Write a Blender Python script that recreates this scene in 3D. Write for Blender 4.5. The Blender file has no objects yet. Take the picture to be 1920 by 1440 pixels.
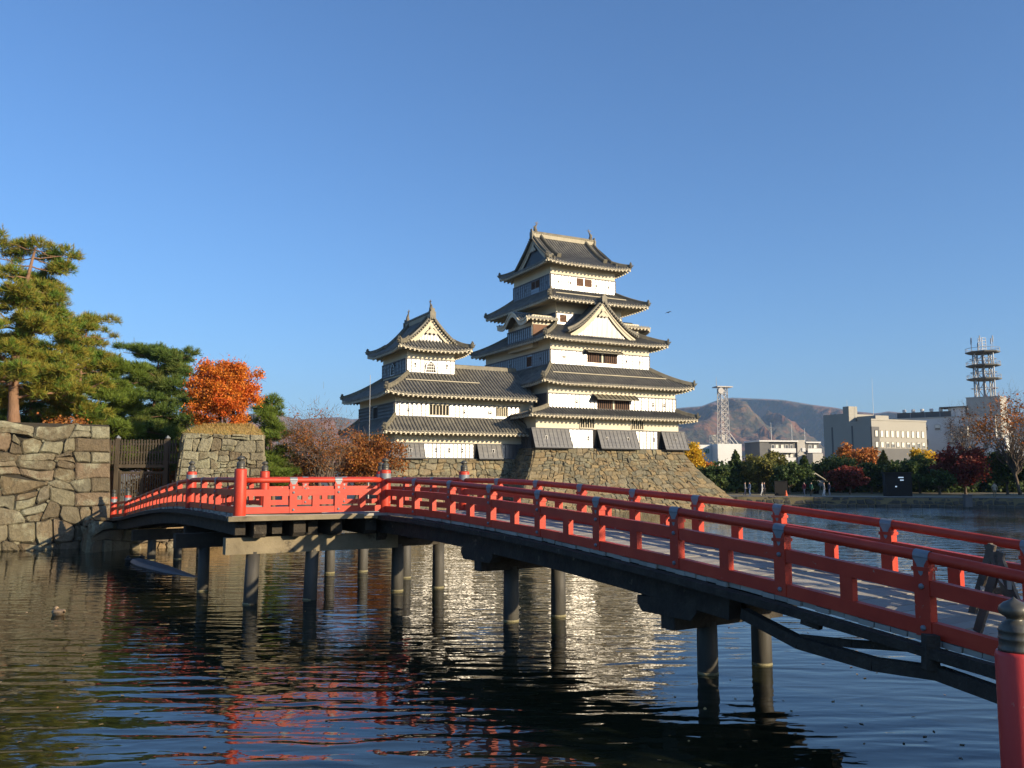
import bpy, bmesh, math, random
import numpy as np
from mathutils import Vector, Matrix
from mathutils.geometry import tessellate_polygon

S = bpy.context.scene
COL = S.collection
R = math.radians
TAU = 2*math.pi

# ------------------------------------------------------------------ camera, sky, sun, exposure
CAM_H = 3.6
PITCH = math.atan(170/1600)
cd = bpy.data.cameras.new('camera'); cam = bpy.data.objects.new('camera', cd); COL.objects.link(cam)
cam.location = (0, 0, CAM_H); cam.rotation_euler = (math.pi/2+PITCH, 0, 0)
cd.sensor_width = 36; cd.lens = 30; cd.clip_start = .1; cd.clip_end = 40000
S.camera = cam
SUN_EL, SUN_AZ = R(17), R(123)
SUN = Vector((math.sin(SUN_AZ)*math.cos(SUN_EL), math.cos(SUN_AZ)*math.cos(SUN_EL), math.sin(SUN_EL)))
w = bpy.data.worlds.new('World'); S.world = w; w.use_nodes = True
nt = w.node_tree; nt.nodes.clear()
o_ = nt.nodes.new('ShaderNodeOutputWorld'); b_ = nt.nodes.new('ShaderNodeBackground'); s_ = nt.nodes.new('ShaderNodeTexSky')
s_.sky_type = 'NISHITA'; s_.sun_disc = False; s_.sun_elevation = SUN_EL; s_.sun_rotation = SUN_AZ
s_.air_density = 1.0; s_.dust_density = 1.1; s_.ozone_density = 6.8; s_.altitude = 0
b_.inputs[1].default_value = .113
nt.links.new(s_.outputs[0], b_.inputs[0]); nt.links.new(b_.outputs[0], o_.inputs[0])
ld = bpy.data.lights.new('sun', 'SUN'); lo = bpy.data.objects.new('sun', ld); COL.objects.link(lo)
ld.energy = 4.6; ld.angle = R(.53); ld.color = (1, .81, .55)
lo.rotation_euler = SUN.to_track_quat('Z', 'Y').to_euler()
S.view_settings.view_transform = 'Standard'; S.view_settings.look = 'None'
S.view_settings.exposure = .82; S.view_settings.gamma = 1
S.render.engine = 'CYCLES'
S.cycles.max_bounces = 6; S.cycles.diffuse_bounces = 2; S.cycles.glossy_bounces = 3
S.cycles.transmission_bounces = 2; S.cycles.volume_bounces = 0; S.cycles.transparent_max_bounces = 6
S.cycles.use_denoising = True
try: S.cycles.caustics_reflective = False; S.cycles.caustics_refractive = False
except Exception: pass

_p, _q = math.cos(PITCH), math.sin(PITCH)
def at(x, y, Y):
    """world point at depth Y metres that lies on the sight line of photo pixel x, y (1920 wide)"""
    a = (x-960)/1600; b = (720-y)/1600
    k = Y/(_p-b*_q)
    return Vector((a*k, Y, CAM_H+(_q+b*_p)*k))

# ------------------------------------------------------------------ mesh helpers
class MB:
    def __init__(s): s.v = []; s.f = []; s.mi = []
    def add(s, vs, fs, m=0):
        n = len(s.v); s.v += [tuple(v) for v in vs]
        for f in fs: s.f.append(tuple(i+n for i in f)); s.mi.append(m)
    def box(s, c, d, rz=0, m=0, M=None):
        hx, hy, hz = d[0]/2, d[1]/2, d[2]/2
        vs = [Vector((x, y, z)) for x in (-hx, hx) for y in (-hy, hy) for z in (-hz, hz)]
        if M is None: M = Matrix.Rotation(rz, 3, 'Z')
        c = Vector(c)
        s.add([M@v+c for v in vs], [(0,1,3,2),(4,6,7,5),(0,4,5,1),(2,3,7,6),(0,2,6,4),(1,5,7,3)], m)
    def bar(s, p, q, wd, h, m=0, up=(0,0,1)):
        p, q = Vector(p), Vector(q); d = q-p; L = d.length
        if L < 1e-6: return
        d /= L; u = Vector(up)
        x = d.cross(u)
        if x.length < 1e-4: x = d.cross(Vector((1,0,0)))
        x.normalize(); z = x.cross(d)
        s.box((p+q)/2, (wd, L, h), m=m, M=Matrix((x, d, z)).transposed())
    def tube(s, pts, rad, n=8, cap=True, m=0):
        pts = [Vector(p) for p in pts]
        if not isinstance(rad, (list, tuple)): rad = [rad]*len(pts)
        vs = []; prev = None
        for i, p in enumerate(pts):
            d = (pts[min(i+1, len(pts)-1)]-pts[max(i-1, 0)]).normalized()
            a = Vector((0,0,1)) if abs(d.z) < .9 else Vector((1,0,0))
            if prev is not None and abs(prev.dot(d)) < .95: a = prev
            x = (a-d*a.dot(d)).normalized(); prev = x; y = d.cross(x)
            for k in range(n):
                t = TAU*k/n; vs.append(p+(x*math.cos(t)+y*math.sin(t))*rad[i])
        fs = []
        for i in range(len(pts)-1):
            for k in range(n):
                k2 = (k+1) % n; fs.append((i*n+k, i*n+k2, (i+1)*n+k2, (i+1)*n+k))
        if cap: fs.append(tuple(range(n))[::-1]); fs.append(tuple((len(pts)-1)*n+k for k in range(n)))
        s.add(vs, fs, m)
    def lathe(s, prof, c=(0,0,0), n=16, m=0):
        c = Vector(c); vs = [c+Vector((r*math.cos(TAU*k/n), r*math.sin(TAU*k/n), z)) for r, z in prof for k in range(n)]
        fs = [(i*n+k, i*n+(k+1) % n, (i+1)*n+(k+1) % n, (i+1)*n+k) for i in range(len(prof)-1) for k in range(n)]
        fs.append(tuple(range(n))[::-1]); fs.append(tuple((len(prof)-1)*n+k for k in range(n)))
        s.add(vs, fs, m)
    def prism(s, poly, vec, m=0):
        vec = Vector(vec); n = len(poly); a = [Vector(p) for p in poly]
        s.add(a+[p+vec for p in a], [tuple(range(n))[::-1], tuple(range(n, 2*n))]+[(i, (i+1) % n, n+(i+1) % n, n+i) for i in range(n)], m)
    def grid(s, rows, m=0, closed=False):
        n = len(rows[0]); vs = [p for r in rows for p in r]
        s.add(vs, [(i*n+k, i*n+k+1, (i+1)*n+k+1, (i+1)*n+k) for i in range(len(rows)-1) for k in range(n-1)], m)
    def build(s, name, mats, parent=None, smooth=False, off=None, weld=False):
        me = bpy.data.meshes.new(name)
        v = s.v if off is None else [(x-off[0], y-off[1], z-off[2]) for x, y, z in s.v]
        me.from_pydata(v, [], s.f)
        if not isinstance(mats, (list, tuple)): mats = [mats]
        for mm in mats: me.materials.append(mm)
        if len(mats) > 1: me.polygons.foreach_set('material_index', s.mi)
        if smooth: me.polygons.foreach_set('use_smooth', [True]*len(s.f))
        me.update()
        o = bpy.data.objects.new(name, me); COL.objects.link(o)
        if parent is not None: o.parent = parent
        return o

def tag(o, label=None, cat=None, group=None, kind=None):
    if label: o['label'] = label
    if cat: o['category'] = cat
    if group: o['group'] = group
    if kind: o['kind'] = kind
    return o
def empty(name, loc=(0,0,0), rz=0, label=None, cat=None, group=None, parent=None):
    o = bpy.data.objects.new(name, None); COL.objects.link(o); o.location = loc; o.rotation_euler = (0,0,rz)
    o.empty_display_size = .3
    if parent is not None: o.parent = parent
    return tag(o, label, cat, group)
def dup(o, parent=None):
    c = o.copy(); COL.objects.link(c)
    if parent is not None: c.parent = parent
    for ch in list(o.children): dup(ch, c)
    return c
def quads_object(name, V, mat, parent=None):
    """V: (N,4,3) array of quads -> one mesh"""
    n = len(V); me = bpy.data.meshes.new(name)
    me.vertices.add(n*4); me.vertices.foreach_set('co', V.astype(np.float32).ravel())
    me.loops.add(n*4); me.loops.foreach_set('vertex_index', np.arange(n*4, dtype=np.int32))
    me.polygons.add(n); me.polygons.foreach_set('loop_start', np.arange(0, n*4, 4, dtype=np.int32))
    me.polygons.foreach_set('loop_total', np.full(n, 4, dtype=np.int32))
    me.materials.append(mat); me.update(calc_edges=True)
    o = bpy.data.objects.new(name, me); COL.objects.link(o)
    if parent is not None: o.parent = parent
    return o

# ------------------------------------------------------------------ materials
def PM(name, cols, scale=1.0, rough=.7, bump=0.0, bscale=None, isl=0.0, stretch=(1,1,1), detail=5, ior=1.45, spec=.5, metal=0.0, hue=0.0, bdist=.03, sat=0.0, patch=None, trans=None):
    m = bpy.data.materials.new(name); m.use_nodes = True; t = m.node_tree; N = t.nodes; L = t.links
    p = N['Principled BSDF']
    tc = N.new('ShaderNodeTexCoord'); mp = N.new('ShaderNodeMapping'); mp.inputs['Scale'].default_value = stretch
    L.new(tc.outputs['Object'], mp.inputs[0])
    nz = N.new('ShaderNodeTexNoise'); nz.inputs['Scale'].default_value = scale; nz.inputs['Detail'].default_value = detail
    nz.inputs['Roughness'].default_value = .62
    L.new(mp.outputs[0], nz.inputs['Vector'])
    cr = N.new('ShaderNodeValToRGB'); e = cr.color_ramp.elements
    pos = [.28+.44*i/(max(len(cols)-1, 1)) for i in range(len(cols))]
    while len(e) < len(cols): e.new(.5)
    for i, c in enumerate(cols): e[i].position = pos[i]; e[i].color = (*c, 1)
    L.new(nz.outputs[0], cr.inputs[0]); out = cr.outputs[0]
    if isl or hue or sat:
        g = N.new('ShaderNodeNewGeometry'); hs = N.new('ShaderNodeHueSaturation')
        def rng(a, b, src):
            r = N.new('ShaderNodeMapRange'); r.inputs['To Min'].default_value = a; r.inputs['To Max'].default_value = b
            L.new(src, r.inputs[0]); return r.outputs[0]
        L.new(out, hs.inputs['Color']); rp = g.outputs['Random Per Island']
        if isl: L.new(rng(1-isl, 1+isl, rp), hs.inputs['Value'])
        wn = N.new('ShaderNodeTexWhiteNoise'); wn.noise_dimensions = '1D'; L.new(rp, wn.inputs['W'])
        if hue: L.new(rng(.5-hue, .5+hue, wn.outputs['Value']), hs.inputs['Hue'])
        if sat:
            w2 = N.new('ShaderNodeMath'); w2.operation = 'FRACT'; w3 = N.new('ShaderNodeMath'); w3.operation = 'MULTIPLY'; w3.inputs[1].default_value = 7.31
            L.new(wn.outputs['Value'], w3.inputs[0]); L.new(w3.outputs[0], w2.inputs[0])
            L.new(rng(1-sat, 1+sat, w2.outputs[0]), hs.inputs['Saturation'])
        out = hs.outputs[0]
    if patch:                                   # (colour, scale, threshold, softness): stains, peeled paint, lichen
        n3 = N.new('ShaderNodeTexNoise'); n3.inputs['Scale'].default_value = patch[1]; n3.inputs['Detail'].default_value = 8; n3.inputs['Roughness'].default_value = .7
        L.new(mp.outputs[0], n3.inputs['Vector'])
        r = N.new('ShaderNodeMapRange'); r.inputs['From Min'].default_value = patch[2]; r.inputs['From Max'].default_value = patch[2]+patch[3]
        L.new(n3.outputs[0], r.inputs[0]); mx = N.new('ShaderNodeMixRGB'); mx.inputs[2].default_value = (*patch[0], 1)
        L.new(r.outputs[0], mx.inputs[0]); L.new(out, mx.inputs[1]); out = mx.outputs[0]
    L.new(out, p.inputs['Base Color'])
    p.inputs['Roughness'].default_value = rough; p.inputs['Metallic'].default_value = metal
    p.inputs['IOR'].default_value = ior; p.inputs['Specular IOR Level'].default_value = spec
    if bump:
        n2 = N.new('ShaderNodeTexNoise'); n2.inputs['Scale'].default_value = bscale or scale*4; n2.inputs['Detail'].default_value = 6
        L.new(mp.outputs[0], n2.inputs['Vector']); bp = N.new('ShaderNodeBump'); bp.inputs['Strength'].default_value = bump; bp.inputs['Distance'].default_value = bdist
        L.new(n2.outputs[0], bp.inputs['Height']); L.new(bp.outputs[0], p.inputs['Normal'])
    if trans:                                   # thin leaves let light through
        tr = N.new('ShaderNodeBsdfTranslucent'); L.new(out, tr.inputs[0]); ms = N.new('ShaderNodeMixShader'); ms.inputs[0].default_value = trans
        L.new(p.outputs[0], ms.inputs[1]); L.new(tr.outputs[0], ms.inputs[2]); L.new(ms.outputs[0], N['Material Output'].inputs[0])
    return m

def stone_mat(name, cols, nscale=1.6, stain=(.42,.42,.33), bump=.5, rough=.9, st=.56):
    """stones: every stone its own colour from the list, blotched and lichened"""
    m = bpy.data.materials.new(name); m.use_nodes = True; t = m.node_tree; N = t.nodes; L = t.links
    p = N['Principled BSDF']; tc = N.new('ShaderNodeTexCoord'); g = N.new('ShaderNodeNewGeometry')
    cr = N.new('ShaderNodeValToRGB'); e = cr.color_ramp.elements; cr.color_ramp.interpolation = 'LINEAR'
    while len(e) < len(cols): e.new(.5)
    for i, c in enumerate(cols): e[i].position = i/(len(cols)-1); e[i].color = (*c, 1)
    L.new(g.outputs['Random Per Island'], cr.inputs[0])
    n1 = N.new('ShaderNodeTexNoise'); n1.inputs['Scale'].default_value = nscale; n1.inputs['Detail'].default_value = 8; n1.inputs['Roughness'].default_value = .7
    L.new(tc.outputs['Object'], n1.inputs['Vector'])
    r1 = N.new('ShaderNodeMapRange'); r1.inputs['From Min'].default_value = st; r1.inputs['From Max'].default_value = st+.1
    L.new(n1.outputs[0], r1.inputs[0]); mx = N.new('ShaderNodeMixRGB'); mx.inputs[2].default_value = (*stain, 1)
    mm = N.new('ShaderNodeMath'); mm.operation = 'MULTIPLY'; mm.inputs[1].default_value = .75; L.new(r1.outputs[0], mm.inputs[0])
    L.new(mm.outputs[0], mx.inputs[0]); L.new(cr.outputs[0], mx.inputs[1])
    n2 = N.new('ShaderNodeTexNoise'); n2.inputs['Scale'].default_value = nscale*5; n2.inputs['Detail'].default_value = 8; n2.inputs['Roughness'].default_value = .7
    L.new(tc.outputs['Object'], n2.inputs['Vector'])
    hs = N.new('ShaderNodeHueSaturation'); r2 = N.new('ShaderNodeMapRange'); r2.inputs['From Min'].default_value = .3; r2.inputs['From Max'].default_value = .7
    r2.inputs['To Min'].default_value = .7; r2.inputs['To Max'].default_value = 1.25
    L.new(n2.outputs[0], r2.inputs[0]); L.new(r2.outputs[0], hs.inputs['Value']); L.new(mx.outputs[0], hs.inputs['Color'])
    L.new(hs.outputs[0], p.inputs['Base Color']); p.inputs['Roughness'].default_value = rough; p.inputs['Specular IOR Level'].default_value = .25
    bp = N.new('ShaderNodeBump'); bp.inputs['Strength'].default_value = bump; bp.inputs['Distance'].default_value = .20
    L.new(n2.outputs[0], bp.inputs['Height']); L.new(bp.outputs[0], p.inputs['Normal'])
    return m

M = {}
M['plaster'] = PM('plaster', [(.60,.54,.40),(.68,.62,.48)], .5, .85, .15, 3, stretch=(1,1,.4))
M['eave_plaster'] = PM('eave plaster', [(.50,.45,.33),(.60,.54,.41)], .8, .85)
M['lacquer'] = PM('black lacquered boards', [(.030,.032,.036),(.055,.055,.058)], .9, .36, .12, 3, ior=1.75, spec=.95, stretch=(1,1,3), bdist=.01)
M['batten'] = PM('dull lacquered batten', [(.085,.09,.10),(.13,.135,.14)], 2, .66, ior=1.5)
M['grey_board'] = PM('boards with painted sky sheen', [(.11,.11,.115),(.18,.178,.17)], 1.2, .5, .2, 5, stretch=(1,1,2))  # grey base stands in for sky reflected in the tilted lacquered hatch boards
M['tile'] = PM('grey roof tile', [(.085,.082,.072),(.145,.137,.115),(.21,.195,.15)], 1.3, .55, .25, 6, bdist=.02)
M['tile_ridge'] = PM('ridge tile', [(.10,.092,.07),(.20,.18,.125)], 2, .6, .3, 8, bdist=.02)
M['noshi'] = PM('ridge side plaster', [(.30,.27,.19),(.42,.38,.28)], 2.5, .8, .3, 8)
M['dark'] = PM('dark opening', [(.012,.011,.011),(.02,.018,.016)], 1, .9)
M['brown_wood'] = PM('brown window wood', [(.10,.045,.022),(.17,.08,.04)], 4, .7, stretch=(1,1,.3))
M['metal_pole'] = PM('grey metal', [(.35,.35,.34),(.45,.45,.44)], 3, .5, metal=.3)
M['copper'] = PM('roof ornament bronze', [(.10,.085,.06),(.17,.15,.11)], 3, .6, .3, 10)
M['castle_stone'] = stone_mat('castle base stone', [(.20,.15,.08),(.15,.135,.09),(.25,.19,.10),(.125,.12,.085),(.22,.19,.125),(.18,.13,.07),(.28,.22,.125),(.105,.10,.072),(.19,.175,.12)], .7, (.25,.235,.15), .9)
M['wall_stone'] = stone_mat('rampart stone', [(.135,.098,.054),(.21,.195,.125),(.115,.09,.056),(.165,.125,.075),(.25,.24,.165),(.14,.105,.062),(.15,.14,.095),(.175,.125,.078),(.19,.18,.12)], .75, (.29,.285,.195), 1.0, st=.53)
M['pale_stone'] = stone_mat('pale rampart stone', [(.20,.17,.10),(.27,.26,.17),(.15,.115,.07),(.23,.20,.125),(.30,.28,.19),(.18,.15,.095),(.25,.23,.155)], .8, (.31,.30,.20), 1.0, st=.50)
M['quay_stone'] = stone_mat('quay stone', [(.26,.17,.075),(.15,.125,.085),(.30,.21,.11),(.13,.11,.085),(.22,.15,.075)], .8, (.34,.31,.22), .6)
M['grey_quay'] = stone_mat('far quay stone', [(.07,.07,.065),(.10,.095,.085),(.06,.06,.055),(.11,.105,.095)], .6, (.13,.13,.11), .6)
M['mortar'] = PM('dark joints', [(.018,.015,.011),(.035,.03,.02)], 3, .95)
M['red'] = PM('vermilion paint', [(.35,.029,.014),(.44,.040,.018),(.49,.056,.025)], 2.2, .48, .2, 24, isl=.10, spec=.4, bdist=.008, patch=((.30,.24,.19), 3.1, .645, .03), detail=8)
M['red_old'] = PM('peeling red paint', [(.42,.028,.028),(.52,.045,.04)], 3, .45, .2, 25, patch=((.40,.33,.26), 5.5, .595, .03), stretch=(1,1,.28), bdist=.01)
M['zinc'] = PM('zinc fitting', [(.15,.175,.20),(.23,.25,.27)], 6, .5, metal=.25)
M['bronze'] = PM('dark bronze finial', [(.055,.055,.048),(.11,.105,.085)], 5, .42, .2, 25, metal=.3, bdist=.01)
M['deck'] = PM('weathered deck plank', [(.26,.25,.22),(.38,.36,.31)], 1.5, .85, .4, 14, isl=.14, stretch=(1,1,1), bdist=.02)
M['old_wood'] = PM('old dark timber', [(.022,.018,.014),(.055,.046,.034)], 3.0, .9, .7, 14, bdist=.04, patch=((.15,.125,.085), 2.6, .62, .08))
M['pale_wood'] = PM('blotched pale timber', [(.13,.108,.068),(.25,.21,.135)], 1.4, .85, .5, 10, bdist=.03, patch=((.08,.065,.045), 1.8, .56, .08))  # pale timber with darker noise blotches
M['pile'] = PM('wet pile', [(.032,.030,.026),(.085,.08,.066)], 2.0, .65, .4, 9, stretch=(1,1,.25), bdist=.02)
M['lichen'] = PM('waterline lichen', [(.17,.15,.075),(.26,.235,.14)], 8, .9, .4)
M['gate_wood'] = PM('gate timber', [(.045,.036,.025),(.09,.072,.05)], 3, .8, .3, 12, stretch=(1,1,.3))
M['dry_grass'] = PM('dry mown grass', [(.26,.165,.05),(.37,.25,.085),(.24,.20,.06)], 3, .95, .8, 30)
M['bark'] = PM('bark', [(.075,.055,.04),(.17,.13,.095)], 3, .95, .7, 12, stretch=(1,1,.3), bdist=.05)
M['pine_bark'] = PM('red pine bark', [(.13,.075,.045),(.26,.15,.09)], 2.5, .95, .7, 10, stretch=(1,1,.35), bdist=.05)
def leafm(name, cols, sc=.5, isl=.3, hue=.012, tr=.3, rough=.6): return PM(name, cols, sc, rough, isl=isl, hue=hue, trans=tr, spec=.3, detail=4)
M['pine'] = leafm('pine needles', [(.085,.165,.028),(.14,.225,.032),(.29,.235,.035),(.11,.20,.028),(.165,.225,.035)], .9)
M['pine_green'] = leafm('green needles', [(.085,.145,.022),(.15,.205,.03),(.11,.17,.025)], .6)
M['pine_dark'] = leafm('dark needles', [(.075,.135,.03),(.11,.17,.034),(.18,.19,.045)], .6)
M['maple'] = leafm('orange red leaves', [(.62,.10,.022),(.66,.24,.03),(.66,.15,.025),(.64,.28,.035)], .45, .28, .012, .4)
M['cherry'] = leafm('rusty cherry leaves', [(.24,.085,.025),(.33,.125,.025),(.18,.10,.04)], .8, .35, .015, .35)
M['twig'] = leafm('pink grey twigs', [(.11,.085,.065),(.16,.11,.08)], 1, .3, .01, .1)
M['evergreen'] = leafm('dark evergreen leaves', [(.03,.06,.016),(.065,.10,.024),(.11,.12,.03)], .4)
M['olive'] = leafm('olive leaves', [(.09,.105,.025),(.16,.155,.032),(.20,.15,.035)], .4)
M['darkred'] = leafm('dark red leaves', [(.12,.022,.018),(.20,.035,.022),(.16,.04,.025)], .4)
M['orange'] = leafm('orange brown leaves', [(.34,.105,.025),(.44,.16,.03),(.28,.12,.04)], .4)
M['ginkgo'] = leafm('yellow ginkgo leaves', [(.60,.36,.018),(.66,.44,.03)], .5, .2, .01, .4)
M['white_wall'] = PM('white rendered wall', [(.54,.54,.52),(.62,.62,.60)], .2, .8)
M['grey_wall'] = PM('grey clad wall', [(.30,.285,.245),(.34,.325,.28)], .15, .8)
M['dim_wall'] = PM('dull concrete', [(.36,.345,.31),(.46,.44,.39)], .12, .85)
M['dark_wall'] = PM('dark grey wall', [(.10,.10,.10),(.13,.13,.125)], .3, .8)
M['glass'] = PM('window glass', [(.06,.07,.08),(.09,.10,.11)], .5, .12, ior=1.6, spec=.8)
M['blind'] = PM('window blind', [(.62,.60,.52),(.72,.70,.62)], .5, .6)
M['lattice'] = PM('painted steel', [(.36,.345,.33),(.44,.42,.40)], 1, .6)
M['steel'] = PM('galvanised steel', [(.22,.235,.26),(.31,.32,.34)], 1, .5, metal=.2)
M['platform'] = PM('tower platform', [(.10,.10,.095),(.17,.165,.15)], 1, .8)
M['barricade'] = PM('barricade wood', [(.075,.06,.045),(.15,.12,.09)], 4, .8, .3, 20)

# ------------------------------------------------------------------ setting: water, ground, hills
SHORE = [(-75,36.5),(-34,36.6),(-22.4,43.9),(-20.6,43.3),(-19.5,41.6),(-18.6,42.9),(-14.4,44.5),(-13.3,52),(-13.4,78),(-6,90),(12,108),(19.5,103),(27,100.8),(55,94.3),(95,84),(135,70),
         (135,30),(60,19),(30,14),(10.2,9.6),(6.4,7.6),(4.6,6.2),(2.5,4.2),(-6,3.2),(-75,2)]
def water():
    m = bpy.data.materials.new('moat water'); m.use_nodes = True; t = m.node_tree; N = t.nodes; L = t.links; p = N['Principled BSDF']
    p.inputs['Base Color'].default_value = (.012, .015, .007, 1); p.inputs['Roughness'].default_value = .025; p.inputs['IOR'].default_value = 1.5
    tc = N.new('ShaderNodeTexCoord')
    def noise(sx, sy, sc, det, rot=0, dist=0.0):
        mp = N.new('ShaderNodeMapping'); mp.inputs['Scale'].default_value = (sx, sy, 1); mp.inputs['Rotation'].default_value = (0,0,R(rot))
        L.new(tc.outputs['Object'], mp.inputs[0]); n = N.new('ShaderNodeTexNoise'); n.inputs['Scale'].default_value = sc; n.inputs['Detail'].default_value = det
        n.inputs['Distortion'].default_value = dist
        L.new(mp.outputs[0], n.inputs['Vector']); return n.outputs[0]
    def math_(op, a, b):
        n = N.new('ShaderNodeMath'); n.operation = op
        for i, v in enumerate((a, b)):
            if isinstance(v, (int, float)): n.inputs[i].default_value = v
            else: L.new(v, n.inputs[i])
        return n.outputs[0]
    h = math_('MULTIPLY', noise(.5, 1.3, 1.25, .6, -9, .8), .040)
    sx = N.new('ShaderNodeSeparateXYZ'); L.new(tc.outputs['Object'], sx.inputs[0])
    r4 = N.new('ShaderNodeMapRange'); r4.inputs['From Min'].default_value = 10; r4.inputs['From Max'].default_value = 30; r4.inputs['To Min'].default_value = .6; r4.inputs['To Max'].default_value = 1.5
    L.new(sx.outputs[1], r4.inputs[0])                                                   # a breeze ruffles the open water further out
    f = math_('ADD', math_('MULTIPLY', noise(.65, 1.5, 4.0, 1, 12, .4), .0075), math_('MULTIPLY', noise(.8, 1.4, 9, 1, -20), .0008))
    h = math_('ADD', h, math_('MULTIPLY', f, r4.outputs[0]))
    for rot, sc, di, amp in ((-7, .46, 8.5, .0058), (11, .80, 11, .0026)):                  # slow wave trains
        mp = N.new('ShaderNodeMapping'); mp.inputs['Rotation'].default_value = (0,0,R(rot)); mp.inputs['Scale'].default_value = (.35,1,1); L.new(tc.outputs['Object'], mp.inputs[0])
        wv = N.new('ShaderNodeTexWave'); wv.wave_type = 'BANDS'; wv.bands_direction = 'Y'; wv.inputs['Scale'].default_value = sc; wv.inputs['Distortion'].default_value = di
        wv.inputs['Detail'].default_value = 2.5; wv.inputs['Detail Scale'].default_value = .9; L.new(mp.outputs[0], wv.inputs['Vector'])
        h = math_('ADD', h, math_('MULTIPLY', wv.outputs['Fac'], amp))
    big = noise(1, 1, .07, 2, 30)
    r = N.new('ShaderNodeMapRange'); r.inputs['From Min'].default_value = .36; r.inputs['From Max'].default_value = .62; r.inputs['To Min'].default_value = .35; r.inputs['To Max'].default_value = 1.0
    L.new(big, r.inputs[0])
    # sheltered, calmer water on the left bank
    r2 = N.new('ShaderNodeMapRange'); r2.inputs['From Min'].default_value = -17; r2.inputs['From Max'].default_value = -5; r2.inputs['To Min'].default_value = .35; r2.inputs['To Max'].default_value = 1
    L.new(sx.outputs[0], r2.inputs[0])
    r3 = N.new('ShaderNodeMapRange'); r3.inputs['From Min'].default_value = 8; r3.inputs['From Max'].default_value = 40; r3.inputs['To Min'].default_value = 1; r3.inputs['To Max'].default_value = 2.6
    L.new(sx.outputs[0], r3.inputs[0])
    h = math_('MULTIPLY', h, math_('MULTIPLY', math_('MULTIPLY', r.outputs[0], r2.outputs[0]), r3.outputs[0]))
    b = N.new('ShaderNodeBump'); b.inputs['Strength'].default_value = 1; b.inputs['Distance'].default_value = 1.0
    L.new(h, b.inputs['Height']); L.new(b.outputs[0], p.inputs['Normal'])
    mb = MB(); mb.add([(x, y, 0) for x, y in ((-80,1),(140,1),(140,115),(-80,115))], [(0,1,2,3)])
    tag(mb.build('water', m), 'calm dark moat water with small ripples', 'water', kind='structure')
water()

def ground():
    out = [(-9000,-900),(9000,-900),(9000,12000),(-9000,12000)]
    polys = [[Vector((x,y,0)) for x,y in out], [Vector((x,y,0)) for x,y in SHORE]]
    tris = tessellate_polygon(polys); pts = out+SHORE
    mb = MB(); mb.add([(x,y,1.0) for x,y in pts], [tuple(t) for t in tris])
    n = len(SHORE); b = len(mb.v)                                  # the bank drops into the water
    mb.add([(x,y,1.0) for x,y in SHORE]+[(x,y,-.6) for x,y in SHORE], [(i,(i+1)%n,n+(i+1)%n,n+i) for i in range(n)])
    mat = PM('park ground', [(.13,.11,.06),(.20,.165,.09),(.10,.10,.045)], .15, .95, .4, 3)
    tag(mb.build('ground', mat), 'flat park ground round the moat', 'ground', kind='structure')
ground()
def moat_bed():
    mb = MB(); mb.add([(-80,1,-1.2),(140,1,-1.2),(140,115,-1.2),(-80,115,-1.2)], [(0,1,2,3)])
    tag(mb.build('ground', PM('silt', [(.05,.045,.03),(.07,.06,.04)], 1)), 'muddy bed under the moat water', 'ground', kind='structure')

from mathutils import noise as mnoise
SKY = [(-900,800),(-200,800),(300,790),(470,776),(520,777),(560,787),(600,784),(636,782),(660,787),(690,783),(800,792),(1000,786),(1200,772),(1285,764),(1316,762),(1345,751),(1372,745.5),
       (1400,747),(1430,748),(1470,750),(1500,755),(1530,760),(1570,765),(1600,771),(1645,775.5),(1668,771.5),(1700,775),(1740,777),(1780,775),(1830,779),(1900,781),(2000,784),(2300,795),(2900,800)]
def hills():
    xs = [a for a,_ in SKY]; ys = [b for _,b in SKY]
    D0, D1, D2 = 2300., 6200., 7600.
    rows = []
    nd, na = 110, 420
    for j in range(nd+1):
        t = j/nd; d = D0+(D2-D0)*t; row = []
        for i in range(na+1):
            px = -800+3500*i/na
            e = (890-np.interp(px, xs, ys))/1600
            X = (px-960)/1600*d
            u = (d-D0)/(D1-D0)
            top = CAM_H+e*D1
            if u <= 1:
                base = top*(u**1.15)
                rg = mnoise.ridged_multi_fractal(Vector((X*.0015+3.1, d*.0006, 1.7)), .9, 2.1, 5, 1.0, 2.0)
                rg2 = mnoise.fractal(Vector((X*.004, d*.0035, 4.4)), 1.0, 2.0, 4)
                z = base+(rg-.95)*top*.62*math.sin(math.pi*min(u,1))**.8+rg2*34*min(u*3,1)*(1-.6*u)
                z = min(z, CAM_H+e*d*(.985 if u<.97 else 1))
            else:
                z = top*(1-(u-1)*1.6)
            row.append((X, d, max(z, .5)-(0 if j else 3)))
        rows.append(row)
    mb = MB(); mb.grid(rows)
    m = PM('autumn forest hillside', [(.04,.05,.032),(.12,.07,.042),(.20,.09,.047),(.05,.055,.037),(.20,.115,.06),(.045,.055,.036)], .0042, .95, 1.0, .035, detail=9, bdist=14)
    tag(mb.build('hills', m, smooth=True), 'long autumn coloured mountain ridge behind the city', 'hills', kind='structure')
hills()

V3 = Vector
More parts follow.
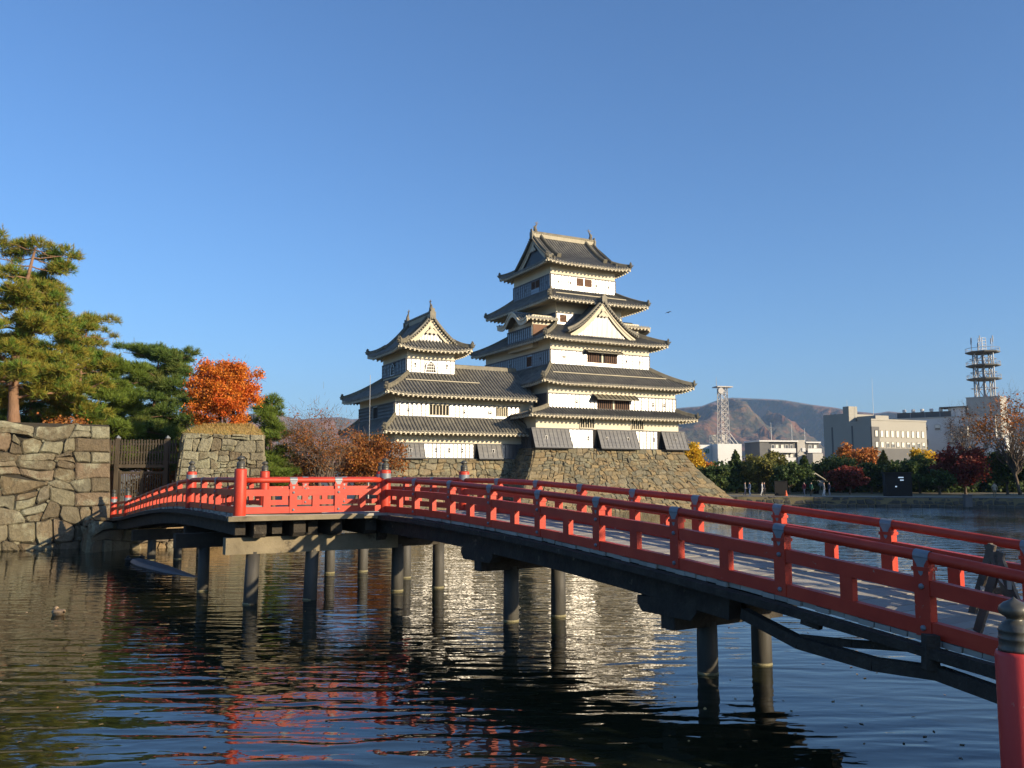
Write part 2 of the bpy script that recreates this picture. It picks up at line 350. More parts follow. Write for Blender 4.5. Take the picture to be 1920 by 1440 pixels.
# ------------------------------------------------------------------ dry stone walls (every stone modelled)
def clip(poly, mx, my, nx, ny):
    out = []; n = len(poly)
    for i in range(n):
        a, b = poly[i], poly[(i+1) % n]
        da = (a[0]-mx)*nx+(a[1]-my)*ny; db = (b[0]-mx)*nx+(b[1]-my)*ny
        if da <= 0: out.append(a)
        if (da < 0 < db) or (db < 0 < da):
            k = da/(da-db); out.append((a[0]+(b[0]-a[0])*k, a[1]+(b[1]-a[1])*k))
    return out
def stones(mb, fmap, W, H, sw, sh, relief, rnd, jit=.3, gap=.02, quoin=(0,0), big=.0, top=.06):
    """roughly coursed dry stone: wavy beds, uneven blocks with leaning joints, knocked-off corners and small wedges in the gaps"""
    ys = [0.0]
    while ys[-1] < H-.6*sh: ys.append(ys[-1]+sh*rnd.uniform(.62,1.38))
    k = H/ys[-1]; ys = [y*k for y in ys]; nr = len(ys)-1; sd = rnd.random()*99
    def bed(r, x):
        if r <= 0: return 0.
        a = (jit*sh if r < nr else top*sh); q = 1.
        for e, d in ((quoin[0], x), (quoin[1], W-x)):
            if e: q = min(q, max(.12, d/e-.6)) if d < 1.6*e else q
        return ys[r]+a*q*1.7*(mnoise.noise(V3((x/sw*.75+sd, r*7.3, 1)))+.5*mnoise.noise(V3((x/sw*2.1+sd, r*3.1, 5))))-(top*sh*.5 if r == nr else 0)
    V3_ = V3
    def block(pts, hgt, ta, tb, free=True, g=gap):
        cx = sum(q[0] for q in pts)/len(pts); cy = sum(q[1] for q in pts)/len(pts); n = len(pts); vs = []; r0 = max(.05, min(math.hypot(a-cx, b-cy) for a, b in pts))
        def put(a, b, d):
            q, nn = fmap(min(max(a,0),W), min(max(b,0),H)); vs.append(q+nn*d)
        bev = min(.16, .045/r0)
        for ring, (ins, dd) in enumerate(((g*.5, -relief), (g, hgt*.35), (g+bev, hgt))):
            for (a, b) in pts:
                l = math.hypot(a-cx, b-cy); s_ = max(.2, 1-ins*(sw/2)/max(l,.05)) if ring < 2 else max(.2, 1-g*(sw/2)/max(l,.05)-bev)
                aa, bb = cx+(a-cx)*s_, cy+(b-cy)*s_
                put(aa, bb, dd if dd < 0 else dd*max(.25, 1+ta*(aa-cx)/r0*.5+tb*(bb-cy)/r0*.5)*rnd.uniform(.82,1.18))
        put(cx+rnd.uniform(-.2,.2)*r0, cy+rnd.uniform(-.2,.2)*r0, hgt*rnd.uniform(1.0,1.25))
        fs = [(q*n+i, q*n+(i+1)%n, (q+1)*n+(i+1)%n, (q+1)*n+i) for q in (0,1) for i in range(n)]+[(2*n+i, 2*n+(i+1)%n, 3*n) for i in range(n)]
        mb.add(vs, fs)
    for r in range(nr):
        h = ys[r+1]-ys[r]; xs = []; x = 0.; lean = []
        if quoin[0]: x = quoin[0]*(1.3 if r % 2 else .72)
        xs.append(0.) ; lean.append(0.)
        if x > 0: xs.append(x); lean.append(rnd.uniform(-.05,.05)*h)
        end = W-(quoin[1]*(1.3 if r % 2 else .72) if quoin[1] else 0)
        while True:
            x += sw*rnd.choice((.45,.65,.85,1.05,1.3,1.65))*rnd.uniform(.85,1.15)
            if x > end-.4*sw: break
            xs.append(x); lean.append(rnd.uniform(-.45,.45)*h)
        if quoin[1]: xs.append(end); lean.append(rnd.uniform(-.05,.05)*h)
        xs.append(W); lean.append(0.)
        for i in range(len(xs)-1):
            x0, x1 = xs[i], xs[i+1]; l0, l1 = lean[i]/2, lean[i+1]/2; wd_ = x1-x0
            isq = (quoin[0] and i == 0) or (quoin[1] and i == len(xs)-2)
            def P(s, t):
                lo_ = bed(r, x0+wd_*s); hi_ = bed(r+1, x0+wd_*s); tt = t
                return ((x0+l0*(2*t-1))*(1-s)+(x1+l1*(2*t-1))*s, lo_*(1-tt)+hi_*tt)
            parts = [(0.,1.,0.,1.)]
            if not isq and big and rnd.random() < big:
                m = rnd.uniform(.35,.65); parts = [(0.,1.,0.,m),(0.,1.,m,1.)] if wd_ < 1.5*h or rnd.random()<.5 else [(0.,m,0.,1.),(m,1.,0.,1.)]
            for (s0,s1,t0,t1) in parts:
                c = [rnd.uniform(.02,.30) if not isq else .02 for _ in range(4)]
                def Q(s, t): return P(s0+(s1-s0)*s, t0+(t1-t0)*t)
                pts = []
                for (s, t, ds, dt, cc) in ((0,0,1,1,c[0]),(1,0,-1,1,c[1]),(1,1,-1,-1,c[2]),(0,1,1,-1,c[3])):
                    e = cc*min(1, .6*h/max(wd_*(s1-s0),.1))
                    a_, b_ = Q(s+ds*e, t), Q(s, t+dt*cc)
                    pts += [b_, a_] if (s, t) in ((0,0),(1,1)) else [a_, b_]
                    if (s,t) == (0,0): pts.append(Q(.5+rnd.uniform(-.12,.12), 0))
                    if (s,t) == (1,1): pts.append(Q(.5+rnd.uniform(-.12,.12), 1))
                block(pts, relief*rnd.uniform(.55,1.3), rnd.uniform(-.35,.35)*(.3 if isq else 1), rnd.uniform(-.35,.35)*(.3 if isq else 1))
            if not isq and rnd.random() < .55:                        # wedge stones where corners meet
                a_, b_ = P(0, 1); rr_ = rnd.uniform(.07,.15)*sh*1.3
                block([(a_+rr_*1.3*math.cos(TAU*q/6+.4)*rnd.uniform(.7,1.2), b_+rr_*math.sin(TAU*q/6+.4)*rnd.uniform(.7,1.2)) for q in range(6)], relief*.35, 0, 0, g=.001)
def planar(P00, P10, P11, P01, W, H):
    """bilinear face: s along the bottom, t up; normal points out (to the right-hand side of s x t)"""
    A, B, C, D = [Vector(p) for p in (P00, P10, P11, P01)]
    def f(a, b):
        s, t = a/W, b/H
        p = (A*(1-s)+B*s)*(1-t)+(D*(1-s)+C*s)*t
        ds = (B-A)*(1-t)+(C-D)*t; dt = (D-A)*(1-s)+(C-B)*s
        return p, ds.cross(dt).normalized()
    return f
def backing(mb, fmap, W, H, depth, m=1):
    rows = []
    for j in range(5):
        row = []
        for i in range(9):
            p, n = fmap(W*i/8, H*j/4); row.append(p-n*depth)
        rows.append(row)
    mb.grid(rows, m)

# ------------------------------------------------------------------ the castle
TH = R(27.5); CORNER = Vector((2.41, 86, 0))
UU = Vector((math.cos(TH), math.sin(TH), 0)); VV = Vector((-math.sin(TH), math.cos(TH), 0))
def uvw(u, v, z=0): return CORNER+UU*u+VV*v+Vector((0,0,z))
V3 = Vector
RIB = [(0,.0),(.11,.0),(.145,.10),(.205,.15),(.265,.10)]
def slope(mb, O, ds, dd, L, dmax, zf, rib=.36, rows=7, lip=.15):
    """tiled roof slope: s runs along the eave, d inwards; round cover tiles as ribs running down the slope"""
    O, ds, dd = V3((*O,0)), V3((*ds,0)), V3((*dd,0))
    n = max(1, int(L/rib)); rb = L/n; cols = []
    for k in range(n):
        for a, h in RIB: cols.append(((k+a/.31)*rb, h))
    cols.append((L, 0))
    grid = []
    for s, h in cols:
        dm = max(.02, dmax(min(max(s,.001),L-.001))); col = [O+ds*s+dd*.02+V3((0,0,zf(s,0)+h-lip)), O+ds*s+V3((0,0,zf(s,0)+h))]
        for r in range(1, rows+1):
            d = dm*r/rows; col.append(O+ds*s+dd*d+V3((0,0,zf(s,d)+h)))
        grid.append(col)
    mb.grid(grid)
def eaves(mb, O, ds, dd, L, ov, zf, zs, pitch=.50, c0=True, c1=True):
    """plastered fascia, soffit and rafters under one eave (ov = overhang to the wall below, zs = soffit height at the wall)"""
    O, ds, dd = V3((*O,0)), V3((*ds,0)), V3((*dd,0)); n = 28; A = []; 
    for i in range(n+1):
        s = L*i/n; z = zf(s,0); ins = min(ov, max(s if c0 else ov, .05), max(L-s if c1 else ov, .05))
        e = O+ds*s; k = ins/ov
        A.append([e+dd*.05+V3((0,0,z-.08)), e+dd*.05+V3((0,0,z-.19)), e+dd*.20+V3((0,0,z-.17)), e+dd*ins+V3((0,0,(z-.17)*(1-k)+zs*k))])
    mb.grid(A)
    m = int(L/pitch)
    for i in range(m+1):
        s = .22+(L-.44)*i/m; z = zf(s,0); ins = min(ov, max(s if c0 else ov,.25), max(L-s if c1 else ov,.25)); k = ins/ov
        p = O+ds*s+dd*(-.03)+V3((0,0,z-.27)); q = O+ds*s+dd*ins+V3((0,0,(z-.27)*(1-k)+(zs-.10)*k))
        mb.bar(p, q, .16, .17)
def upturn(L, up, w, c0=True, c1=True):
    def f(s):
        a = min(s if c0 else 99, (L-s) if c1 else 99); return up*max(0, 1-a/w)**2.2
    return f
SIDES = {'f': lambda a,b,c,d: ((a,c),(1,0),(0,1),b-a), 'r': lambda a,b,c,d: ((b,c),(0,1),(-1,0),d-c),
         'b': lambda a,b,c,d: ((b,d),(-1,0),(0,-1),b-a), 'l': lambda a,b,c,d: ((a,d),(0,-1),(1,0),d-c)}
def hip_ridge(mb, p, q, zf, n=9, wd=.30, h=.30):
    """ridge of stacked tiles along a hip from corner tip p to q (both 2D), zf(t) height; a demon-face tile closes its foot"""
    pts = []
    for i in range(n+1):
        t = i/n; pts.append(V3((p[0]+(q[0]-p[0])*t, p[1]+(q[1]-p[1])*t, zf(t)+.12)))
    for a, b in zip(pts[:-1], pts[1:]): mb.bar(a, b+(b-a)*.03, wd, h)
    mb.tube([x+V3((0,0,h*.55)) for x in pts], .10, 6)
    d = (pts[0]-pts[1]); d.z = 0; d.normalize(); a = pts[0]
    mb.bar(a-d*.15+V3((0,0,.10)), a+d*.05+V3((0,0,.13)), .46, .50)
    mb.bar(a-d*.1+V3((0,0,.36)), a+d*.03+V3((0,0,.42)), .24, .26)
    mb.tube([a+V3((0,0,.05)), a+d*.16+V3((0,0,.08)), a+d*.26+V3((0,0,.2))], [.10,.08,.03], 6)
def skirt_roof(parent, E, W, ze, zt, B, zs, up=.32, sides='frbl', off=None, guard=None, w=3.2, label=None):
    """pent roof round a storey: E eave rectangle, W rectangle of the wall above, B rectangle of the wall below (u0,u1,v0,v1)"""
    mt, me_ = MB(), MB(); mhs = []
    ins = {'f': W[2]-E[2], 'b': E[3]-W[3], 'l': W[0]-E[0], 'r': E[1]-W[1]}; ovs = {'f': B[2]-E[2], 'b': E[3]-B[3], 'l': B[0]-E[0], 'r': E[1]-B[1]}
    nb = {'f': 'lr', 'r': 'fb', 'b': 'rl', 'l': 'bf'}
    for sd in sides:
        O, ds, dd, L = SIDES[sd](*E); D = ins[sd]; o0, o1 = ins[nb[sd][0]], ins[nb[sd][1]]; u = upturn(L, up, w)
        zf = lambda s, d, D=D, u=u: ze+(zt-ze)*(.78*d/D+.22*(d/D)**2)+u(s)*max(0, 1-d/D)
        slope(mt, O, ds, dd, L, lambda s, D=D, o0=o0, o1=o1, L=L: min(D, s*D/o0, (L-s)*D/o1), zf)
        eaves(me_, O, ds, dd, L, max(ovs[sd],.3), zf, zs)
        if guard and sd in guard:
            o = V3((*O,0)); a, b = V3((*ds,0)), V3((*dd,0)); d = D*.52
            g = MB(); p0 = o+a*(o0*.52+.7)+b*d; p1 = o+a*(L-o1*.52-.7)+b*d; z = zf(L/2, d)+.17
            g.bar(p0+V3((0,0,z)), p1+V3((0,0,z)), .10, .10)
            guard[sd] = g
    for (ci, cu, cv) in (('fl',0,2),('fr',1,2),('br',1,3),('bl',0,3)):
        if ci[0] not in sides and ci[1] not in sides: continue
        p = (E[cu], E[cv]); q = (W[cu], W[cv])
        mh = MB(); mhs.append(mh)
        hip_ridge(mh, p, q, lambda t: ze+(zt-ze)*(.78*t+.22*t*t)+up*max(0,1-t*min(ins['f'],ins['l'])*1.0/w)**2.2*(1-t)+.04)
    rf = mt.build('roof', M['tile'], parent, off=off)
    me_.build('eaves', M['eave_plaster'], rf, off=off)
    for mh in mhs: mh.build('hip_ridge', M['tile_ridge'], rf, off=off)
    if guard:
        for g in guard.values():
            if g: g.build('snow_guard', M['noshi'], rf, off=off)
    return rf
BAT = []
def boards(mb, O, ds, dn, s0, s1, z0, z1, holes=(), pitch=.46, out=.06, tilt=(0,0)):
    """lapped horizontal boards held by battens; tilt = extra outward offset at bottom/top"""
    O, ds, dn = V3((*O,0)), V3((*ds,0)), V3((*dn,0))
    def P(s, z, o):
        k = (z-z0)/(z1-z0); return O+ds*s+dn*(o+tilt[0]*(1-k)+tilt[1]*k)+V3((0,0,z))
    def panel(a, b, c, d):
        n = max(1, round((d-c)/.34)); h = (d-c)/n
        for i in range(n):
            za, zb = c+i*h, c+(i+1)*h
            mb.add([P(a,za,out+.026),P(b,za,out+.026),P(b,zb,out-.002),P(a,zb,out-.006),P(a,za,out-.02),P(b,za,out-.02)], [(0,1,2,3),(4,5,1,0)])
    cuts = sorted(set([s0,s1]+[h[0] for h in holes]+[h[1] for h in holes]))
    for a, b in zip(cuts[:-1], cuts[1:]):
        hh = [h for h in holes if h[0] <= (a+b)/2 <= h[1]]
        if not hh: panel(a, b, z0, z1)
        else:
            h = hh[0]
            if h[2]-z0 > .05: panel(a, b, z0, h[2])
            if z1-h[3] > .05: panel(a, b, h[3], z1)
    panel_mb = mb; mb = MB(); BAT.append(mb)
    n = max(1, round((s1-s0)/pitch))
    for i in range(n+1):
        s = s0+(s1-s0)*i/n
        if any(h[0]-.02 < s < h[1]+.02 for h in holes): continue
        mb.bar(P(s,z0,out+.03), P(s,z1,out+.03), .055, .055, up=ds)
    for z in (z0+.03, z1-.03): mb.bar(P(s0-.03,z,out+.035), P(s1+.03,z,out+.035), .09, .10)
    mb.bar(P(s0,z1+.02,out*.5), P(s1,z1+.02,out*.5), out+.05, .03)
def panel_build(m, parent, off=None):
    b = m.build('board_panel', M['lacquer'], parent, off=off); bb = MB()
    for q in BAT: bb.add(q.v, q.f)
    BAT.clear(); bb.build('batten', M['batten'], parent, off=off); return b
def window(parent, O, ds, dn, s0, s1, z0, z1, nb=7, off=None, mat='brown_wood', frame=.08, horizontal=False, mull=0, out=.09, name='window'):
    O, ds, dn = V3((*O,0)), V3((*ds,0)), V3((*dn,0)); P = lambda s, z, o: O+ds*s+dn*o+V3((0,0,z))
    f = MB()
    for s in (s0,s1): f.bar(P(s,z0,out*.5), P(s,z1,out*.5), out, frame, up=ds)
    for z in (z0,z1): f.bar(P(s0-frame/2,z,out*.5), P(s1+frame/2,z,out*.5), out, frame)
    if horizontal:
        for i in range(1,nb+1): z = z0+(z1-z0)*i/(nb+1); f.bar(P(s0,z,out*.6), P(s1,z,out*.6), .05, .09)
    else:
        for i in range(1,nb+1):
            s = s0+(s1-s0)*i/(nb+1)
            if mull and abs(s-(s0+s1)/2) < mull: continue
            f.bar(P(s,z0,out*.5), P(s,z1,out*.5), .06, .08, up=ds)
    wn = f.build(name, M[mat], parent, off=off)
    d = MB(); d.add([P(s0,z0,.012),P(s1,z0,.012),P(s1,z1,.012),P(s0,z1,.012)], [(0,1,2,3)]); d.build('pane', M['dark'], wn, off=off)
    if mull:
        k = MB(); k.bar(P((s0+s1)/2,z0,out*.55), P((s0+s1)/2,z1,out*.55), out, .2, up=ds); k.build('mullion', M['plaster'], wn, off=off)
    return wn
def loophole(parent, O, ds, dn, s, z, off=None, wd=.17, h=.34, out=.085):
    O, ds, dn = V3((*O,0)), V3((*ds,0)), V3((*dn,0)); c = O+ds*s+dn*out+V3((0,0,z)); m = MB()
    for a in (-1,1): m.bar(c+ds*a*(wd/2+.03)-V3((0,0,h/2+.05)), c+ds*a*(wd/2+.03)+V3((0,0,h/2+.05)), .05, .05, up=ds)
    for a in (-1,1): m.bar(c-ds*(wd/2)+V3((0,0,a*(h/2+.03))), c+ds*(wd/2)+V3((0,0,a*(h/2+.03))), .05, .05)
    q = c-dn*.004
    m.add([q-ds*wd/2-V3((0,0,h/2)), q+ds*wd/2-V3((0,0,h/2)), q+ds*wd/2+V3((0,0,h/2)), q-ds*wd/2+V3((0,0,h/2))], [(0,1,2,3)], 1)
    return m.build('loophole', [M['lacquer'], M['dark']], parent, off=off)
def stone_drop(parent, O, ds, dn, s0, s1, z0, z1, out=.85, off=None, hole=()):
    """flared hatch for dropping stones: grey boards with painted sky sheen leaning out over the base"""
    m = MB(); o, a, n = V3((*O,0)), V3((*ds,0)), V3((*dn,0))
    boards(m, O, ds, dn, s0, s1, z0, z1, (), .5, .03, (out,.03))
    h = m.build('stone_drop', M['grey_board'], parent, off=off); bb = BAT.pop(); bb.build('batten', M['batten'], h, off=off)
    c = MB()
    for s in (s0+.01, s1-.01):
        c.prism([o+a*s+V3((0,0,z0)), o+a*s+n*out+V3((0,0,z0)), o+a*s+n*.03+V3((0,0,z1))], a*(.06 if s<(s0+s1)/2 else -.06))
    c.bar(o+a*s0+n*(out+.02)+V3((0,0,z0-.05)), o+a*s1+n*(out+.02)+V3((0,0,z0-.05)), .12, .12)
    c.build('cheek', M['dark'], h, off=off)
    for s in hole: 
        k = .5; loophole(h, (O[0]+dn[0]*out*.5, O[1]+dn[1]*out*.5), ds, dn, s, (z0+z1)/2, off, .2, .3)
    return h
def fish(parent, p, d, off=None, sc=1.0):
    """roof-end fish with raised tail, curling along direction d"""
    m = MB(); d = V3((*d,0)); p = V3(p)
    pts = [p, p+(d*-.08+V3((0,0,.25)))*sc, p+(d*-.10+V3((0,0,.55)))*sc, p+(d*.05+V3((0,0,.85)))*sc, p+(d*.26+V3((0,0,1.12)))*sc]
    m.tube(pts, [.24*sc,.27*sc,.20*sc,.12*sc,.06*sc], 8)
    t = pts[-1]; x = V3((-d.y,d.x,0))
    for a, b in ((.30,.25),(.02,.40),(-.26,.22)):
        m.prism([t-x*.03, t+(d*a+V3((0,0,b)))*sc-x*.03, t+(d*(a-.12)+V3((0,0,b-.16)))*sc-x*.03], x*.06)
    m.prism([p+(d*-.3+V3((0,0,.35)))*sc-x*.03, p+(d*-.36+V3((0,0,.75)))*sc-x*.03, p+(d*-.16+V3((0,0,.7)))*sc-x*.03], x*.06)
    m.lathe([(.30*sc,-.12),(.32*sc,0),(.22*sc,.06)], p, 8)
    return m.build('roof_ornament', M['copper'], parent, off=off, smooth=False)
def gprof(t): t = min(abs(t),1); return (1-t)*(1-.42*t)
def gable_front(parent, C, ax, nrm, hw, zfoot, zr, off=None, dark=False, flat=None):
    """triangular gable wall with barge boards: C centre 2D, ax across, nrm outward"""
    C, ax, nm = V3((*C,0)), V3((*ax,0)), V3((*nrm,0)); n = 12
    zz = lambda t: zfoot+(zr-zfoot)*gprof(t)
    w = MB(); top = [C+ax*hw*(i/n*2-1)*.97+V3((0,0,zz(i/n*2-1)-.10)) for i in range(n+1)]
    w.prism([C-ax*hw*.97+V3((0,0,zfoot-.25))]+top+[C+ax*hw*.97+V3((0,0,zfoot-.25))], -nm*.12)
    g = w.build('gable', M['lacquer' if dark else 'plaster'], parent, off=off)
    sl = MB(); k = int(hw*2/.16)
    for i in range(1,k):
        t = i/k*2-1; zt = zz(t)-.75
        if zt > zfoot+.1: sl.bar(C+ax*hw*t+nm*.03+V3((0,0,zfoot-.2)), C+ax*hw*t+nm*.03+V3((0,0,zt)), .07, .05, up=ax)
    sl.build('lattice', M['lacquer' if dark else 'plaster'], g, off=off)
    b = MB()
    for s in (-1,1):
        for (i0, dep, o, bm) in ((0,.42,.12,0),(0,.20,.20,0)):
            P = []
            for i in range(n+1):
                t = s*i/n; q = C+ax*hw*t+nm*o; P.append((q+V3((0,0,zz(t)-.10-(.18 if dep>.3 else 0))), q+V3((0,0,zz(t)-.10-dep-(.18 if dep>.3 else 0)))))
            for (a,a2),(c,c2) in zip(P[:-1],P[1:]): b.prism([a,c,c2,a2], nm*.10)
    b.build('barge_board', M['eave_plaster'], g, off=off)
    o = MB(); c = C+nm*.26+V3((0,0,zr-.95))
    o.lathe([(.0,-.02),(.16,0),(.2,.05),(.0,.08)], (0,0,0), 10)
    Mx = Matrix((ax, V3((0,0,1)), nm)).transposed()
    o.v = [tuple(Mx@V3(v)+c) for v in o.v]
    o.prism([c+ax*x+V3((0,0,z)) for x,z in ((-.14,-.18),(-.36,-.38),(-.22,-.62),(0,-.78),(.22,-.62),(.36,-.38),(.14,-.18))], nm*.07)
    for s in (-1,1): o.prism([c+ax*s*x+V3((0,0,z)) for x,z in ((.34,-.34),(.62,-.62),(.5,-.78),(.24,-.62))], nm*.06)
    o.build('gable_pendant', M['eave_plaster'], g, off=off)
    return g
def gable_roof(parent, C, ax, nrm, hw, zfoot, zr, depth, off=None, verge=.45, ridge=True):
    """curved roof over a gable, running back from it by depth; ribs run down both slopes"""
    C, ax, nm = V3((*C,0)), V3((*ax,0)), V3((*nrm,0)); t = MB(); n = 10; hw2 = hw+.25
    zz = lambda x: zfoot+(zr-zfoot)*gprof(x/hw2)+.14*max(0,abs(x)/hw2-.75)*4
    L = depth+verge; nr = max(1,int(L/.31)); cols = []
    for k in range(nr):
        for a, h in RIB: cols.append(((k+a/.31)*L/nr, h))
    cols.append((L,0))
    for s in (-1,1):
        G = []
        for c, h in cols:
            y = verge-c
            G.append([C+nm*y+ax*s*hw2*i/n+V3((0,0,zz(hw2*i/n)+h)) for i in range(n+1)]+[C+nm*y+ax*s*hw2+V3((0,0,zz(hw2)+h-.14))])
        t.grid(G)
        t.grid([[C+nm*(verge+.01)+ax*s*hw2*i/n+V3((0,0,zz(hw2*i/n)+.03)) for i in range(n+1)], [C+nm*(verge-.02)+ax*s*hw2*i/n+V3((0,0,zz(hw2*i/n)-.16)) for i in range(n+1)]])
        t.grid([[C+nm*(verge-.02)+ax*s*hw2*i/n+V3((0,0,zz(hw2*i/n)-.16)) for i in range(n+1)], [C-nm*depth+ax*s*hw2*i/n+V3((0,0,zz(hw2*i/n)-.16)) for i in range(n+1)]])
    r = t.build('gable_roof', M['tile'], parent, off=off)
    v = MB()
    for s in (-1,1):                                  # verge tiles: ridge along the verge plus row of round tile ends
        pts = [C+nm*(verge-.25)+ax*s*hw2*i/n+V3((0,0,zz(hw2*i/n)+.17)) for i in range(n+1)]
        for a, b in zip(pts[:-1],pts[1:]): v.bar(a, b, .26, .22)
        v.tube([p+V3((0,0,.13)) for p in pts], .09, 6)
        m = int(hw2*1.25/.3)
        for i in range(m):
            x = hw2*(i+.6)/m; q = C+nm*(verge-.1)+ax*s*x+V3((0,0,zz(x)+.02)); v.tube([q, q+nm*.22], .10, 6)
    if ridge:
        a = C+nm*(verge+.02)+V3((0,0,zr+.2)); b = C-nm*depth+V3((0,0,zr+.2)); v.bar(a, b, .32, .42); v.tube([a+V3((0,0,.24)), b+V3((0,0,.24))], .12, 6)
        v.bar(a-nm*.02+V3((0,0,.02)), a+nm*.12+V3((0,0,.02)), .62, .62); v.bar(a-nm*.02+V3((0,0,.42)), a+nm*.08+V3((0,0,.42)), .3, .35)
    v.build('verge_ridge', M['tile_ridge'], r, off=off)
    return r
def hip_gable_roof(parent, E, ze, B, zs, axis, g, k1, k2, up=.4, off=None, dark=True, rib=.36):
    """hip-and-gable top roof. axis 'u' or 'v' = ridge direction; g = gable set-back; profile z = ze + k1 d + k2 d^2"""
    t, e, hl = MB(), MB(), []; P = lambda d: k1*d+k2*d*d
    def new(nm): hl.append((nm, MB())); return hl[-1][1]
    main, ends = ('fb','lr') if axis == 'u' else ('lr','fb')
    half = (E[3]-E[2])/2 if axis == 'u' else (E[1]-E[0])/2
    zr = ze+P(half)
    for sd in 'frbl':
        O, ds, dd, L = SIDES[sd](*E); u = upturn(L, up, 2.8); ov = {'f': B[2]-E[2],'b':E[3]-B[3],'l':B[0]-E[0],'r':E[1]-B[1]}[sd]
        zf = lambda s, d, u=u: ze+P(d)+u(s)*max(0,1-d/2.2)
        if sd in main: slope(t, O, ds, dd, L, lambda s, L=L: min(s, L-s) if min(s,L-s) < g-.45 else half, zf, rib, rows=10)
        else: slope(t, O, ds, dd, L, lambda s, L=L: min(g+.1, s, L-s), zf, rib, rows=5)
        eaves(e, O, ds, dd, L, ov, zf, zs)
    for cu, cv, su, sv in ((0,2,1,1),(1,2,-1,1),(1,3,-1,-1),(0,3,1,-1)):
        p = (E[cu],E[cv]); q = (E[cu]+su*(g-.1), E[cv]+sv*(g-.1))
        hip_ridge(new('hip_ridge'), p, q, lambda tt: ze+P(tt*g)+up*max(0,1-tt*g/2.8)**2.2*max(0,1-tt*g/2.2)+.04, 6)
    rf = t.build('roof', M['tile'], parent, off=off)
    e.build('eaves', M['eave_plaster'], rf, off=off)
    cx, cy = (E[0]+E[1])/2, (E[2]+E[3])/2
    for s in (-1,1):                                   # descending ridges near each verge, verge tiles and gables
        if axis == 'u': c = V3(((E[0]+g) if s<0 else (E[1]-g), cy, 0)); nm = V3((s,0,0)); ax = V3((0,1,0))
        else: c = V3((cx, (E[2]+g) if s<0 else (E[3]-g), 0)); nm = V3((0,s,0)); ax = V3((1,0,0))
        for q in (-1,1):
            n = 9; h = new('verge_ridge')
            def pt(x, y, dz): return c+nm*y+ax*q*x+V3((0,0,ze+P(half-x)+dz))
            pts = [pt(half*.86*i/n, .30, .15) for i in range(n+1)]
            for a, b in zip(pts[:-1],pts[1:]): h.bar(a, b, .24, .24)
            h.tube([p+V3((0,0,.15)) for p in pts], .09, 6)
            h2 = h; h = new('descending_ridge')
            pts = [pt(half*.70*i/n, -.75, .2) for i in range(n+1)]
            for a, b in zip(pts[:-1],pts[1:]): h.bar(a, b, .28, .36)
            h.tube([p+V3((0,0,.22)) for p in pts], .10, 6)
            a, b = pts[-1], pts[-1]-pts[-2]; b.normalize(); h.bar(a-b*.05+V3((0,0,.08)), a+b*.15+V3((0,0,.08)), .5, .55)
            m = int(half*1.2/.3)
            for i in range(m):
                x = half*.84*(i+.5)/m; z = pt(x, .42, .0); h2.tube([z, z+nm*.20], .105, 6)
        gable_front(parent, (c.x-nm.x*.02, c.y-nm.y*.02), (ax.x,ax.y), (nm.x,nm.y), half-g+.25, ze+P(g)-.12, zr-.08, off, dark)
    r = MB(); n = MB()
    a = V3((E[0]+g-.42, cy, zr)) if axis == 'u' else V3((cx, E[2]+g-.42, zr)); b = V3((E[1]-g+.42, cy, zr)) if axis == 'u' else V3((cx, E[3]-g+.42, zr))
    n.bar(a+V3((0,0,.2)), b+V3((0,0,.2)), .34, .5)
    r.bar(a+V3((0,0,.50)), b+V3((0,0,.50)), .46, .10); r.tube([a+V3((0,0,.60)), b+V3((0,0,.60))], .13, 8)
    d = (b-a).normalized()
    for p, s in ((a,-1),(b,1)):
        r.bar(p-d*.05*s+V3((0,0,.15)), p+d*.14*s+V3((0,0,.15)), .62, .8); r.bar(p+V3((0,0,.72)), p+d*.1*s+V3((0,0,.72)), .4, .35)
    L = (b-a).length; m = int(L/.3)
    for i in range(m+1):
        q = a+d*(L*i/m); r.tube([q+d.cross(V3((0,0,1)))*.24+V3((0,0,.45)), q-d.cross(V3((0,0,1)))*.24+V3((0,0,.45))], .06, 6)
    n.build('ridge_side', M['noshi'], rf, off=off); r.build('ridge', M['tile_ridge'], rf, off=off)
    for nm_, h in hl: h.build(nm_, M['tile_ridge'], rf, off=off)
    fish(parent, a+d*.5+V3((0,0,.68)), (d.x,d.y), off, .82); fish(parent, b-d*.5+V3((0,0,.68)), (-d.x,-d.y), off, .82)
    return rf, zr
def wall_box(parent, rect, z0, z1, mat='plaster', off=None):
    m = MB(); m.box(((rect[0]+rect[1])/2, (rect[2]+rect[3])/2, (z0+z1)/2), (rect[1]-rect[0], rect[3]-rect[2], z1-z0))
    return m.build('wall', M[mat], parent, off=off)
def face(rect, sd):
    O, ds, dd, L = SIDES[sd](*rect); return O, ds, (-dd[0], -dd[1]), L
def storey(parent, rect, z0, zb, z1, wins={}, sama={}, off=None, skip='', pitch=.46):
    """plaster wall with a band of black boards; wins[side] = list of (s0,s1,z0,z1,opts), sama[side] = loophole positions"""
    w = wall_box(parent, rect, z0-.6, z1, off=off)
    for sd in 'frbl':
        if sd in skip: continue
        O, ds, dn, L = face(rect, sd); m = MB()
        boards(m, O, ds, dn, .0, L, z0, zb, [q[:4] for q in wins.get(sd, ())], pitch)
        b = panel_build(m, w, off=off)
        for q in wins.get(sd, ()): window(parent, O, ds, dn, *q[:4], off=off, **q[4])
        for s in sama.get(sd, ()): loophole(parent, O, ds, dn, s, z0+(zb-z0)*.5, off)
    return w

